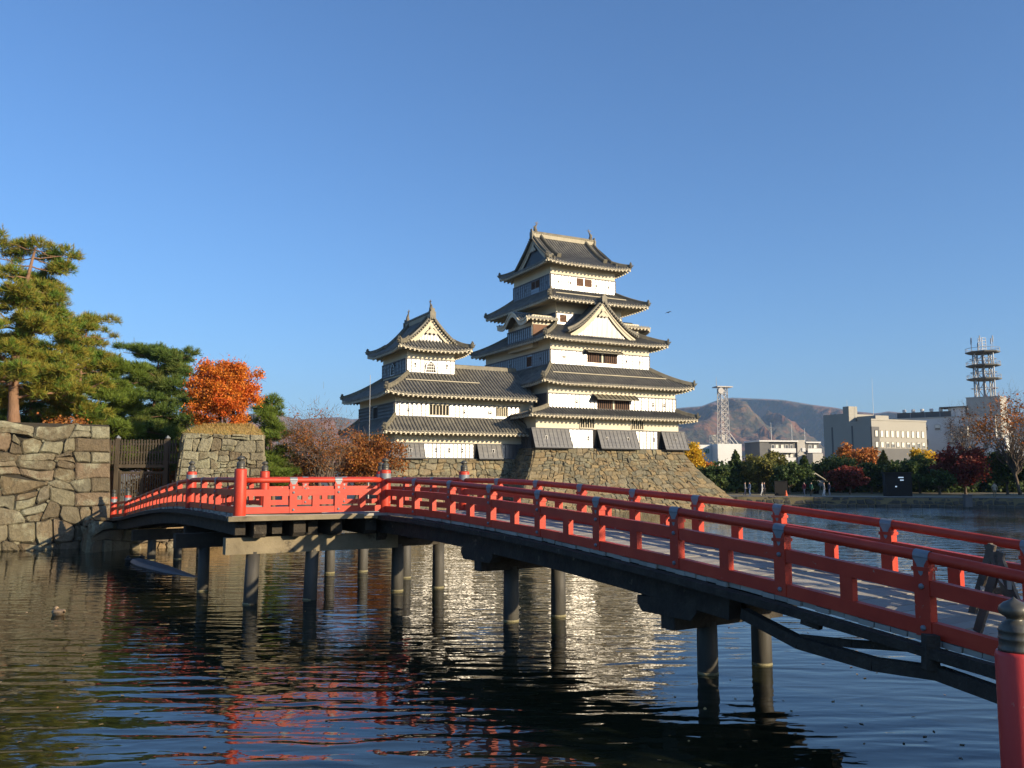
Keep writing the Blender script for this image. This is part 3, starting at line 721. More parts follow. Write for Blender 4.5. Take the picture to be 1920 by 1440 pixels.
def keep():
    K = empty('castle_keep', CORNER, TH, 'tall five storey castle keep with black boards and white plaster on the flared stone base', 'castle')
    T1 = (0,18,0,18.6); T2 = (1.6,17.9,.3,18.4); T3 = (2.66,15.37,1.62,17.2); T4 = (4.74,13.3,3.9,14.9); T5 = (4.74,13.29,5.08,13.83)
    # first storey: boards between the stone drops, barred windows in the plaster
    w1 = wall_box(K, T1, 6.0, 10.1)
    O, ds, dn, L = face(T1, 'f')
    for a, b in ((3.84,6.75),(12.2,15.05)): m = MB(); boards(m, O, ds, dn, a, b, 6.3, 8.3); panel_build(m, w1)
    for s in (6.2, 14.6): loophole(K, O, ds, dn, s, 7.35)
    for a, b, hs in ((-.55,3.8,(.9,)), (7.3,12.15,(8.2,10.9)), (15.6,18.75,(17.2,))): stone_drop(K, O, ds, dn, a, b, 6.32, 8.3, hole=hs)
    for a, b in ((6.78,7.28),(15.1,15.58)): d = MB(); d.box(((a+b)/2, -.03, 7.3), (b-a, .05, 2.0)); d.build('dark_strip', M['dark'], w1)  # thin dark strips on the wall, left of two stone drops
    for a, b in ((5.2,6.95),(11.7,13.25)): window(K, O, ds, dn, a, b, 8.42, 9.6, 5, mat='plaster')
    for sd in 'lrb':
        O, ds, dn, L = face(T1, sd); m = MB(); boards(m, O, ds, dn, 0, L, 6.3, 8.3); panel_build(m, w1)
    skirt_roof(K, (-1.35,19.75,-1.35,19.9), T2, 9.62, 10.5, T1, 9.85, up=.1)
    storey(K, T2, 10.42, 11.95, 13.6, {'f': [(5.95,10.05,10.5,11.45,dict(nb=15, mull=.25))]}, {'f': (3.4,13.2,14.7), 'l': (4,8,12,15)})
    # projecting shutters: prop-up boards over the windows of storeys two and three
    for (v, s0, s1, zt, out, dep) in ((.3,7.0,12.3,12.05,1.0,.55), (1.62,6.9,11.4,16.95,.7,.28)):
        h = MB(); n = 9
        h.prism([(s0,v-.05,zt),(s0,v-out,zt-dep),(s0,v-out,zt-dep-.07),(s0,v-.05,zt-.07)], (s1-s0,0,0))
        for i in range(n+1):
            s = s0+(s1-s0)*i/n; h.bar((s,v-.06,zt+.03), (s,v-out-.03,zt-dep+.03), .10, .07)
        h.build('shutter', M['tile_ridge'], K)
    skirt_roof(K, (.25,19.6,-1.05,19.8), T3, 13.0, 15.12, T2, 13.25, guard={'f': None})
    storey(K, T3, 15.15, 16.72, 18.1, {'f': [(4.55,8.35,15.62,16.62,dict(nb=15, mull=.25))], 'l': [(10.6,11.6,15.4,16.4,dict(nb=3))]}, {'f': (1.6,9.6,11.4), 'l': (2,4.6,6.5,13.6)})
    skirt_roof(K, (1.28,17.15,.28,18.6), T4, 17.82, 19.85, T3, 18.05, up=.18)
    storey(K, T4, 19.85, 21.2, 22.8, {'f': [(.45,1.25,20.2,20.95,dict(nb=4, horizontal=True)), (7.2,8.1,20.2,20.95,dict(nb=4, horizontal=True))]}, {}, pitch=.8)
    skirt_roof(K, (2.6,15.5,1.6,17.2), T5, 22.33, 24.05, T4, 22.55, up=.15, guard={'f': None})
    storey(K, T5, 24.05, 25.75, 27.2, {'f': [(3.35,4.2,24.75,25.55,dict(nb=6)), (4.42,5.27,24.75,25.55,dict(nb=6))], 'l': [(4.5,5.3,24.75,25.55,dict(nb=2)), (5.5,6.3,24.75,25.55,dict(nb=2))]},
           {'f': (.95,2.5,6.0,7.6), 'l': (1.2,3.0,6.9,7.9)})
    hip_gable_roof(K, (3.45,14.6,3.62,15.2), 26.87, T5, 27.12, 'u', 1.75, .42, .052, up=.28, dark=True)
    # great triangular gable on the third roof
    gable_front(K, (9.0,1.35), (1,0), (0,-1), 4.15, 18.55, 22.25, dark=True); gable_roof(K, (9.0,1.35), (1,0), (0,-1), 4.25, 18.6, 22.3, 3.4)
    # bay with an undulating gable on the left face, and its twin on the right
    for sgn in (-1, 1):
        b = MB(); uo = 2.0 if sgn < 0 else 16.04; ui = 4.9 if sgn < 0 else 13.2; c0, c1 = 4.3, 10.0; cm = 7.15
        b.box(((uo+ui)/2, cm, 19.0), (abs(ui-uo), c1-c0, 3.6)); bay = b.build('bay', M['plaster'], K)
        O, ds, dn = ((uo, c1), (0,-1), (-1,0)) if sgn < 0 else ((uo, c0), (0,1), (1,0))
        m = MB(); boards(m, O, ds, dn, 0, c1-c0, 18.05, 19.55); panel_build(m, bay)
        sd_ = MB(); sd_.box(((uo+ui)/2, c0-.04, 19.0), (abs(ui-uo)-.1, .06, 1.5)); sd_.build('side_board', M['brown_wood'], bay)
        hw = 3.55
        zz = lambda x: 20.05+1.25*(.5+.5*math.cos(math.pi*min(abs(x)/2.2,1)))+.28*max(0,(abs(x)-2.3)/1.2)**2
        t = MB(); uf = uo+sgn*1.0; n = 40; L = abs(ui-uf); k = int(L/.31); cols = []
        for q in range(k):
            for a, h in RIB: cols.append(((q+a/.31)*L/k, h))
        cols.append((L,0))
        t.grid([[(uf-sgn*c, cm+hw*(2*i/n-1), zz(hw*(2*i/n-1))+h+.1) for i in range(n+1)] for c, h in cols])
        t.grid([[(uf-sgn*c, cm+hw*(2*i/n-1), zz(hw*(2*i/n-1))-.08) for i in range(n+1)] for c in (0,L)])
        for s in (-1,1): t.grid([[(uf-sgn*c, cm+s*hw, zz(hw)+h+.1) for c,h in cols], [(uf-sgn*c, cm+s*hw, zz(hw)-.1) for c,h in cols]])
        r = t.build('bay_roof', M['tile'], bay)
        f = MB()
        for dz, dep, o in ((-.02,.42,.06),(.12,.16,.14)):
            P = [(cm+hw*(2*i/n-1), zz(hw*(2*i/n-1))+dz) for i in range(n+1)]
            for (y0,z0),(y1,z1) in zip(P[:-1],P[1:]): f.prism([(uf+sgn*o,y0,z0),(uf+sgn*o,y1,z1),(uf+sgn*o,y1,z1-dep),(uf+sgn*o,y0,z0-dep)], (-sgn*.12,0,0))
        f.build('barge_board', M['eave_plaster'], bay)
        for s in (-1,1):
            e = MB()
            for i in range(7): e.bar((uf-sgn*(.2+i*.47), cm+s*(hw+.02), zz(hw)-.2), (uf-sgn*(.2+i*.47), cm+s*(hw-.9), zz(hw)-.1), .17, .17)
            e.bar((uf, cm+s*(hw-.06), zz(hw)-.06), (ui, cm+s*(hw-.06), zz(hw)-.06), .12, .14)
            e.build('eaves', M['eave_plaster'], bay)
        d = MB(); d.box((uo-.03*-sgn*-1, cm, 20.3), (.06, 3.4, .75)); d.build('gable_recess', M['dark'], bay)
keep()

def turret():
    o2 = (-7., 3., 0)
    K = empty('castle_turret', uvw(-7,3), TH, 'lower three storey castle turret with linking wing left of the tall keep', 'castle')
    F1 = (-13.9,-4.6,3,14.5); F1b = (-4.6,2.6,3,9.6); F2 = (-13.85,-4.6,3.15,14.4); F3 = (-12,-6.8,5,12.3)
    full1 = (-13.9,2.6,3,14.5)
    w1 = wall_box(K, F1, 4.9, 8.3, off=o2); wb = wall_box(K, F1b, 4.9, 8.3, off=o2)
    O, ds, dn = (-13.9,3), (1,0), (0,-1)
    for a, b in ((3.0,8.35),(11.5,14.6)): m = MB(); boards(m, O, ds, dn, a, b, 5.2, 6.7); panel_build(m, w1, off=o2)
    for s in (4.3,5.7,7.1): loophole(K, O, ds, dn, s, 6.0, o2)
    d = MB(); d.box((-5.35,2.97,5.95), (.45,.05,1.5)); d.build('dark_strip', M['dark'], w1, off=o2)  # thin dark strip on the wall beside the second stone drop
    stone_drop(K, O, ds, dn, -.35, 2.95, 5.2, 6.7, .62, o2, (1.5,)); stone_drop(K, O, ds, dn, 8.75, 11.4, 5.2, 6.7, .62, o2, (10.4,))
    O, ds, dn, L = face(F1, 'l'); m = MB(); boards(m, O, ds, dn, 0, L, 5.2, 6.7, pitch=.3); panel_build(m, w1, off=o2)
    stone_drop(K, O, ds, dn, L-2.2, L+.35, 5.2, 6.7, .62, o2); stone_drop(K, O, ds, dn, -.3, 2.6, 5.2, 6.7, .62, o2)
    # lower pent roof
    E = (-15.55,.5,1.3,16.1)
    skirt_roof(K, E, (-13.85,-.6,3.15,14.4), 7.76, 9.25, F1, 7.95, sides='fl', up=.06, off=o2)
    w2 = wall_box(K, F2, 9.0, 12.4, off=o2)
    O, ds, dn = (-13.85,3.15), (1,0), (0,-1); m = MB()
    wins = [(3.55,5.65,9.45,10.5), (10.9,12.2,9.55,10.5)]
    boards(m, O, ds, dn, 0, 13.6, 9.25, 10.62, wins); panel_build(m, w2, off=o2)
    wb2 = wall_box(K, (-4.6,2.6,3.15,9.5), 9.0, 12.2, off=o2)
    for q in wins: window(K, O, ds, dn, *q, nb=5, off=o2, mat='plaster')
    for s in (1.35,7.3,10.2): loophole(K, O, ds, dn, s, 9.9, o2)
    O, ds, dn, L = face(F2, 'l'); m = MB(); q = (4.8,6.3,9.3,10.5); boards(m, O, ds, dn, 0, L, 9.25, 10.62, [q], .35); panel_build(m, w2, off=o2)
    window(K, O, ds, dn, *q, nb=0, off=o2, mat='lacquer')
    # middle roof: hips round the turret, gabled over the linking wing
    t, e, e2_, h, h3 = MB(), MB(), MB(), MB(), MB(); ze = 11.35; D = 3.7; P = lambda d: .56*d+.021*d*d
    EM = (-15.4,1.0,1.3,16.0)
    u1 = upturn(16.4, .34, 3.2, True, False)
    zf = lambda s, d: ze+P(d)+u1(s)*max(0,1-d/D)
    def dm(s):
        if s < D: return s
        if s < 3.4+5.2: return D
        return 5.0
    slope(t, (-15.4,1.3), (1,0), (0,1), 16.4, dm, zf, rows=8); eaves(e, (-15.4,1.3), (1,0), (0,1), 16.4, 1.85, zf, 11.7, c1=False)
    slope(t, (1.0,11.3), (-1,0), (0,-1), 7.6, lambda s: 5.0, lambda s, d: ze+P(d), rows=8)
    L = 14.7; u2 = upturn(L, .34, 3.2); zf2 = lambda s, d: ze+P(d)+u2(s)*max(0,1-d/D)
    slope(t, (-15.4,16.0), (0,-1), (1,0), L, lambda s: min(3.4, s, L-s), zf2); eaves(e2_, (-15.4,16.0), (0,-1), (1,0), L, 1.55, zf2, 11.7)
    slope(t, (-3.4,16.0), (-1,0), (0,-1), 12.0, lambda s: min(3.7, s, 12-s), lambda s, d: ze+P(d)); slope(t, (-3.4,7.0), (0,1), (-1,0), 9.0, lambda s: min(3.4, 9-s), lambda s, d: ze+P(d))
    rf_ = t.build('roof', M['tile'], K, off=o2)
    hip_ridge(h, (-15.4,1.3), (-11.9,4.9), lambda tt: ze+P(tt*3.6)+.34*(1-tt)**3+.04); hip_ridge(h3, (-15.4,16.0), (-11.9,12.4), lambda tt: ze+P(tt*3.6)+.34*(1-tt)**3+.04)
    h.build('hip_ridge', M['tile_ridge'], rf_, off=o2); h3.build('hip_ridge', M['tile_ridge'], rf_, off=o2); h = MB()
    zr = ze+P(5.0); h.bar((-6.6,6.3,zr+.12), (1.0,6.3,zr+.12), .3, .34); h.tube([(-6.6,6.3,zr+.32),(1.0,6.3,zr+.32)], .1, 6)
    h.bar((-6.72,4.9,ze+P(3.6)+.1), (-6.72,6.3,zr+.1), .25, .3)
    rf = rf_; e.build('eaves', M['eave_plaster'], rf, off=o2); e2_.build('eaves', M['eave_plaster'], rf, off=o2); h.build('ridge', M['tile_ridge'], rf, off=o2)
    g = MB(); z = ze+P(2.35)+.17; g.bar((-12.6,3.65,z), (-4.6,3.65,z), .1, .1); g.build('snow_guard', M['noshi'], rf, off=o2)
    # top storey with bell-shaped windows
    w3 = wall_box(K, F3, 13.2, 16.7, off=o2)
    for sd, c in (('f',2.55),('l',3.4)):
        O, ds, dn, L = face(F3, sd); m = MB(); boards(m, O, ds, dn, 0, L, 13.8, 15.25, [(c-.62,c+.62,13.9,15.15)]); panel_build(m, w3, off=o2)
        o, a, n = V3((*O,0)), V3((*ds,0)), V3((*dn,0)); prof = [(-.62,0),(-.52,.35),(-.48,.7),(-.36,.95),(-.16,1.1),(0,1.22),(.16,1.1),(.36,.95),(.48,.7),(.52,.35),(.62,0)]
        b = MB()
        for (x0,z0),(x1,z1) in zip(prof[:-1],prof[1:]): b.bar(o+a*(c+x0)+n*.09+V3((0,0,13.9+z0)), o+a*(c+x1)+n*.09+V3((0,0,13.9+z1)), .12, .09, up=n)
        b.bar(o+a*(c-.66)+n*.09+V3((0,0,13.9)), o+a*(c+.66)+n*.09+V3((0,0,13.9)), .12, .09)
        for x in (-.3,-.1,.1,.3): b.bar(o+a*(c+x)+n*.06+V3((0,0,13.9)), o+a*(c+x)+n*.06+V3((0,0,14.95)), .05, .04, up=a)
        for zz in (14.2,14.5,14.8): b.bar(o+a*(c-.45)+n*.06+V3((0,0,zz)), o+a*(c+.45)+n*.06+V3((0,0,zz)), .04, .05)
        bw = b.build('bell_window', M['lacquer'], K, off=o2)
        p = MB(); p.prism([o+a*(c+x)+n*.012+V3((0,0,13.9+zz)) for x, zz in prof], n*.02); p.build('pane', M['dark'], bw, off=o2)
        pl = MB(); pl.prism([o+a*(c+x)+n*.002+V3((0,0,13.9+zz)) for x, zz in ((-.62,0),(.62,0),(.62,1.25),(-.62,1.25))], n*.006); pl.build('panel', M['lacquer'], bw, off=o2)
        for s in ((.85,4.35) if sd == 'f' else (1.2,5.4)): loophole(K, O, ds, dn, s, 14.6, o2)
    hip_gable_roof(K, (-13.35,-5.35,3.6,13.7), 16.12, F3, 16.4, 'v', 1.65, .46, .105, off=o2)
turret()

def base_faces(mb, top, z1, flare, pw, faces_, sw, sh, relief, rnd, quo=(0,0), gap=.013):
    """flared dry-stone base in castle axes: top rectangle at height z1, splaying outwards to the water"""
    fo = lambda z: flare*max(0,(1-max(z,-.3)/z1))**pw
    for sd in faces_:
        O, ds, dd, L = SIDES[sd](*top); o, a, n = V3((*O,0)), V3((*ds,0)), V3((-dd[0],-dd[1],0)); H = math.hypot(z1, flare)+.4
        W = L+flare
        def f(x, y, o=o, a=a, n=n, L=L):
            def P(x, y):
                z = -.4+(z1+.4)*y/H; q = fo(z); s = x/W
                return o+a*(-q+(L+2*q)*s)+n*q+V3((0,0,z))
            p = P(x,y); e = .05
            return p, (P(min(x+e,W),y)-P(max(x-e,0),y)).cross(P(x,min(y+e,H))-P(x,max(y-e,0))).normalized()
        backing(mb, f, W, H, relief*.3); stones(mb, f, W, H, sw, sh, relief, rnd, .42, gap, quo, .35)
    mb.add([(top[0],top[2],z1-.06),(top[1],top[2],z1-.06),(top[1],top[3],z1-.06),(top[0],top[3],z1-.06)], [(0,1,2,3)], 1)
rnd = random.Random(4)
mb = MB(); base_faces(mb, (-.25,18.25,-.25,18.8), 6.28, 4.7, 1.3, 'frl', .80, .50, .13, rnd, (1.15,1.15))
k = mb.build('castle_rampart', [M['castle_stone'], M['mortar']]); k.location = CORNER; k.rotation_euler = (0,0,TH)
tag(k, 'wide flared dry stone base rising from the water under the tall keep', 'stone base')
mb = MB(); base_faces(mb, (-14.1,1.5,2.8,14.7), 5.15, 2.6, 1.3, 'fl', .82, .52, .12, rnd, (1.1,0))
k = mb.build('castle_rampart', [M['castle_stone'], M['mortar']]); k.location = CORNER; k.rotation_euler = (0,0,TH)
tag(k, 'lower dry stone base under the turret, mostly behind the bridge railing', 'stone base')

# ------------------------------------------------------------------ the vermilion bridge (cranked plan: near span, square landing, far span)
def V2(x, y): return Vector((x, y, 0))
E1 = V2(-.54, .842); E2 = V2(.842, .54); EM = V2(.866, .5); EL = V2(-.5, .866)
PA = V2(-3.79, 25.67); PB = V2(-7.45, 23.56); PA2 = PA+E2*2.7; PA3 = PA2+E1*6.4; PB3 = PA3-EM*4.35; PB2 = PB
BR = empty('bridge', (PA.x, PA.y, 0), 0, 'long vermilion wooden bridge on dark piles crossing the moat with a square middle landing', 'bridge')
BO = (PA.x, PA.y, 0)
NEAR_S = [0,2.06,4.1,6.1,8.15,10.2,12.4,14.7,17.0,19.3,21.6]
NEAR_Z = [(-2,2.5),(0,2.5),(2,2.49),(4,2.45),(6,2.37),(8.15,2.27),(10.2,2.13),(12.4,1.97),(14.7,1.77),(17,1.53),(19.3,1.25),(21.6,.98),(25,.6)]
FAR_S = [0,2.45,4.2,5.96,7.8,9.4,10.8,12.2,13.6,14.85,16.25,17.5,18.7,22.9]
FAR_Z = [(-8,2.52),(0,2.54),(4,2.55),(6,2.54),(7.8,2.51),(9.4,2.45),(10.8,2.37),(12.2,2.28),(13.6,2.18),(15,2.06),(16.3,1.95),(17.5,1.85),(18.7,1.75),(22.9,1.50),(24,1.46)]
def lut(t, x): return float(np.interp(x, [a for a,_ in t], [b for _,b in t]))
zn = lambda s: lut(NEAR_Z, s); zfar = lambda s: lut(FAR_Z, s)
def hfar(s): return float(np.interp(s, [0,6,9.4,13.6,18.7,23], [.99,.95,.82,.72,.68,.72]))
def fan(k): return V3((0,0,k))
def railing(name, P, s_posts, zf, h, front, ends=(1,1), nbal=1, wd=.13):
    """P(s) plan point, zf(s) foot of the railing, h(s) its height, front = outward side (unit vector)"""
    rl = empty(name, parent=BR); rl.location = (0,0,0)
    s0, s1 = s_posts[0], s_posts[-1]; n = max(6, int((s1-s0)/.6)); ss = [s0+(s1-s0)*i/n for i in range(n+1)]
    Q = lambda s, f: P(s)+fan(zf(s)+h(s)*f)
    t = MB(); t.tube([Q(s,.925) for s in ss], [.076*min(1,h(s)+.05) for s in ss], 14); t.build('top_rail', M['red'], rl, smooth=True, off=BO)
    for nm, f, hh in (('middle_rail',.575,.18),('bottom_rail',.09,.18)):
        b = MB(); rows = []
        for s in ss:
            c = Q(s,f); k = hh*h(s)/2; a = front*(wd/2)
            rows.append([c+a+fan(k), c+a-fan(k), c-a-fan(k), c-a+fan(k), c+a+fan(k)])
        b.grid(rows); b.add(rows[0][:4], [(0,1,2,3)]); b.add(rows[-1][:4], [(0,1,2,3)]); b.build(nm, M['red'], rl, off=BO)
    ax = (P(s1)-P(s0)).normalized()
    for i, s in enumerate(s_posts):
        if (i == 0 and ends[0]) or (i == len(s_posts)-1 and ends[1]): continue
        p = MB(); a, b = Q(s,.0), Q(s,.90); c = (a+b)/2; rz = math.atan2(ax.y, ax.x)
        p.box(c, (.21, .155, (b-a).z), rz); p.box(Q(s,.78), (.25,.185,.05), rz)
        po = p.build('post', M['red'], rl, off=BO)
        z = MB(); r = .084*min(1,h(s)+.05); seg = []                        # zinc saddle over the rail with pointed tongues down the post
        for e in (-.105,.105):
            pp = Q(s+e,.925); seg.append([pp+front*math.cos(q)*r+fan(math.sin(q)*r) for q in [math.pi*(-.12+1.24*k/10) for k in range(11)]])
        z.grid(seg)
        for sd in (1,-1):
            o = front*(sd*.0815); c = Q(s,.925)
            z.add([c+o-ax*.105-fan(.02), c+o+ax*.105-fan(.02), c+o+ax*.055-fan(.10), c+o+ax*.028-fan(.22), c+o-fan(.25), c+o-ax*.028-fan(.22), c+o-ax*.055-fan(.10)], [(0,1,2,3,4,5,6)])
        z.build('cap_fitting', M['zinc'], po, off=BO)
        for f in (.575,.09):
            for sd in (1,-1):
                k = MB(); cc = Q(s,f)+front*(sd*(wd/2+.012)); k.tube([cc, cc+front*sd*.02, cc+front*sd*.035], [.038,.034,.012], 10); k.build('bolt', M['zinc'], po, off=BO)
    for a, b in zip(s_posts[:-1], s_posts[1:]):
        for k in range(nbal):
            s = a+(b-a)*(k+1)/(nbal+1); m = MB(); u, v = Q(s,.16), Q(s,.50); m.box((u+v)/2, (.20,.12,(v-u).z), math.atan2(ax.y, ax.x)); m.build('baluster', M['red'], rl, off=BO)
    return rl
def newel(p, z0, z1, r=.165, white=None, old=False, sc=1.0):
    """round red post with a dark onion-shaped finial"""
    m = MB(); m.lathe([(r,z0),(r*1.02,z0+.02),(r,z1-.03),(r*.93,z1)], (p.x,p.y,0), 24)
    nw = m.build('newel_post', M['red_old' if old else 'red'], BR, smooth=False, off=BO)
    for poly in nw.data.polygons: poly.use_smooth = abs(poly.normal.z) < .6
    f = MB(); q = z1; a = sc
    prof = [(.118,0),(.120,.02),(.112,.035),(.112,.09),(.119,.10),(.112,.11),(.110,.155),(.118,.165),(.110,.175),(.104,.20),(.085,.225),(.058,.245),(.054,.262),(.072,.275),(.098,.295),(.106,.325),(.098,.355),(.070,.383),(.035,.402),(.012,.418),(.004,.43)]
    f.lathe([(rr*a*r/.165, q+zz*a*.85) for rr, zz in prof], (p.x,p.y,0), 24)
    f.build('finial', M['bronze'], nw, smooth=True, off=BO)
    if white:
        k = MB(); rows = []
        d = V3((*white,0)).normalized(); b = math.atan2(d.y, d.x)
        for t in range(25):
            ang = b-1.45+2.9*t/24; w_ = .11+.05*math.cos((ang-b)*2)
            rows.append([V3((p.x+math.cos(ang)*(r+.006), p.y+math.sin(ang)*(r+.006), z)) for z in (z1-.15-w_*.9, z1-.10)])
        k.grid(rows); k.build('collar', M['zinc'], nw, off=BO)
    return nw
# railings
one = lambda s: 1.03 if s < 0 else float(np.interp(s, [0,8,12,17], [1.0,.99,1.06,1.09]))
front_n = -E2; 
railing('railing', lambda s: PA-E1*s, NEAR_S, zn, one, -E2, (1,0))
railing('railing', lambda s: PA2-E1*s, NEAR_S, zn, one, E2, (1,0))
railing('railing', lambda s: PB+E1*s, FAR_S, zfar, hfar, -E2, (1,1))
far2 = [0]+[s for s in FAR_S if s > 7]
P0 = PB3; railing('railing', lambda s: P0+E1*s, [0]+[s-6.1 for s in FAR_S if s > 7.5], lambda s: zfar(s+6.1), lambda s: hfar(s+6.1), E2, (1,1))
LM = (PA-PB).length; railing('railing', lambda s: PB+(PA-PB).normalized()*s, [0, LM*.345, LM*.655, LM], lambda s: 2.53, lambda s: .99, -EL, (1,1))
LK = (PA3-PB3).length; railing('railing', lambda s: PB3+EM*s, [0, LK/3, LK*2/3, LK], lambda s: 2.53, lambda s: .99, EL, (1,1))
railing('railing', lambda s: PA2+E1*s, [0,2.1,4.2,6.4], lambda s: 2.52, lambda s: .99, E2, (1,1))
for p, z0, z1, wh in ((PB,2.46,3.76,None),(PA,2.46,3.74,(.5,-.8)),(PA2,2.46,3.70,(.3,-.9)),(PA3,2.46,3.72,(.3,-.9)),(PB3,2.46,3.72,None),
                      (PB+E1*5.96,2.5,3.70,(.5,-.8)),(PB+E1*18.7,1.7,2.66,(.5,-.8)),(PB+E1*22.9,1.45,2.50,(.5,-.8)),(P0+E1*12.6,1.7,2.6,(.5,-.8)),(P0+E1*16.8,1.45,2.5,(.5,-.8))):
    newel(p, z0, z1, .165 if z1 > 3 else .15, wh)
newel(V2(4.03,7.0), .2, 2.20, .158, None, True, 1.16)
# decks: cross planks on the spans, each a little different
def deck(P, ax, ac, s0, s1, w0, w1, zf, step=.24):
    m = MB(); n = int((s1-s0)/step); rr = random.Random(n)
    for i in range(n):
        s = s0+(s1-s0)*(i+.5)/n; k = (zf(s+.1)-zf(s-.1))/.2; d = (ax-V3((0,0,0)))+fan(k); d.normalize()
        c = P(s)+ac*((w0+w1)/2+rr.uniform(-.03,.03))+fan(zf(s)-.045+rr.uniform(-.006,.006))
        up = ac.cross(d) if ac.cross(d).z > 0 else -ac.cross(d)
        m.box(c, ((s1-s0)/n-.012, w1-w0, .07), M=Matrix((d, ac, up)).transposed())
    return m.build('deck', M['deck'], BR, off=BO)
deck(lambda s: PA-E1*s, -E1, E2, -.4, 21.6, -.06, 2.76, zn)
deck(lambda s: PB+E1*s, E1, E2, 0, 23.3, -.06, 2.36, zfar)
deck(lambda s: PB-EL*.28+EL*s, EL, EM, 0, 6.6, -.25, 4.6, lambda s: 2.49)
# edge planks (kerb boards) seen from the side, with weathered faces
def edge(P, s0, s1, zf, front, mat='old_wood', hh=.12, off=.20, name='edge_board'):
    m = MB(); n = max(2,int((s1-s0)/1.0)); pts = [s0+(s1-s0)*i/n for i in range(n+1)]
    for a, b in zip(pts[:-1],pts[1:]): m.bar(P(a)+front*off+fan(zf(a)-.145), P(b)+front*off+fan(zf(b)-.145), .20, hh)
    return m.build(name, M[mat], BR, off=BO)
edge(lambda s: PA-E1*s, .1, 21.6, zn, -E2); edge(lambda s: PA2-E1*s, 0, 21.6, zn, E2); edge(lambda s: PB+E1*s, .2, 23, zfar, -E2)
edge(lambda s: PB+(PA-PB).normalized()*s, -.35, LM*.82, lambda s: 2.555, -EL, 'pale_wood', .13, .22); edge(lambda s: PB+(PA-PB).normalized()*s, LM*.82, LM+.1, lambda s: 2.545, -EL, 'pale_wood', .12, .12)
# girders, bents and piles
def girder(p, q, wd=.30, h=.42, mat='old_wood'): m = MB(); m.bar(p, q, wd, h); return m.build('girder', M[mat], BR, off=BO)
def curved_girder(P, s0, s1, zf, wd=.28, h=.40, drop=.42):
    m = MB(); n = max(3,int((s1-s0)/1.3)); pts = [s0+(s1-s0)*i/n for i in range(n+1)]
    for a, b in zip(pts[:-1],pts[1:]): m.bar(P(a)+fan(zf(a)-drop), P(b)+fan(zf(b)-drop), wd, h)
    return m.build('girder', M['old_wood'], BR, off=BO)
for c in (.12,1.35,2.55): curved_girder(lambda s: PA-E1*s+E2*c, -.6, 13.6, zn)
for c in (.12,1.15,2.2): curved_girder(lambda s: PB+E1*s+E2*c, .3, 22.8, zfar, drop=.40)
def pile(x, y, top, r=.19, lean=(0,0), label=None):
    m = MB(); m.tube([(x+lean[0], y+lean[1], -1.0), (x+lean[0]*.5, y+lean[1]*.5, .6), (x, y, top)], [r*1.03, r, r*.97], 16)
    p = m.build('pile', M['pile'], BR, smooth=True, off=BO)
    k = MB(); k.lathe([(r*1.03,-.05),(r*1.035,.02),(r*1.01,.045)], (x+lean[0]*.93, y+lean[1]*.93, 0), 16); k.build('waterline_band', M['lichen'], p, smooth=True, off=BO)
    return p
def crossbeam(p, q, z, wd=.34, h=.44, mat='old_wood'): m = MB(); m.bar(V3((*p.xy,z)), V3((*q.xy,z)), wd, h); return m.build('crossbeam', M[mat], BR, off=BO)
for s in (-1.15, 5.45, 12.1):
    c = PA-E1*s; zb = zn(max(s,0)); z = zb-.66-.24
    if s < 0: c = PA-E1*s
    crossbeam(c+E2*.02, c+E2*2.85, z)
    for a in (.98, 2.42): q = c+E2*a; pile(q.x, q.y, z-.15)
    m = MB()                                                    # bolster block with a rounded nose between beam and girders
    for a in (.12,1.35,2.55):
        o = c+E2*a; m.prism([o+E1*x+fan(zz)-E2*.15 for x, zz in ((-.75,zb-.60),(-.75,zb-.74),(-.62,zb-.88),(.62,zb-.88),(.75,zb-.74),(.75,zb-.60))], E2*.30)
    m.build('bolster', M['old_wood'], BR, off=BO)
# middle landing
MF = V2(-7.3,24.45)
crossbeam(MF-EM*.80, MF+EM*4.3, 1.62, .36, .46, 'pale_wood'); crossbeam(MF-EM*.8+EL*6.6, MF+EM*4.3+EL*6.6, 1.62, .34, .44)
for t in (0, 1.70): q = MF+EM*t; pile(q.x, q.y, 1.45, .195, (-.06,0))
for t in (2.65, 3.9): q = MF+EM*t; 
for x, y in ((-6.73,32.04),(-5.6,32.56),(-3.75,30.6)): pile(x, y, 1.6, .19)
for t in (.02, 1.12, 2.2, 3.25):
    o = MF+EM*t; m = MB(); m.prism([o-EL*x+fan(zz)-EM*.17 for x, zz in ((.62,2.32),(.64,1.98),(.52,1.86),(-6.9,1.86),(-6.9,2.32))], EM*.34); m.build('girder', M['old_wood'], BR, off=BO)
crossbeam(MF-EM*.6+EL*1.6, MF+EM*4.2+EL*1.6, 2.12, .22, .36, 'pale_wood')
for (x, y, a, b, zt) in ((-9.63,27.1,0,1.6,2.5),(-15.2,36.79,-.4,1.7,2.0)):
    c = V2(x,y); z = zt-.93; crossbeam(c-E2*.9, c+E2*2.4, z); 
    for k in ((0,1.55) if a == 0 else (-.1,.95,1.9)): q = c+E2*k; pile(q.x, q.y, z-.15, .17)
# sagging old struts below the near span
def strut(pts, r, nm='strut'):
    m = MB()
    for a, b in zip(pts[:-1],pts[1:]): m.bar(a, b, r, r*1.15)
    m.build(nm, M['old_wood'], BR, off=BO)
strut([at(1395,1150,13.9), at(1500,1205,12.9), at(1640,1245,11.8), at(1760,1262,11.1), at(1900,1312,10.0)], .15)
strut([at(1500,1196,13.0), at(1600,1207,12.2), at(1745,1217,11.4)], .09)
strut([at(1745,1190,11.1), at(1745,1255,11.1)], .15)
strut([at(1740,1222,11.2), at(1800,1240,10.8), at(1900,1268,10.0)], .13)
strut([at(1505,1160,12.7), at(1540,1172,12.5)], .12)
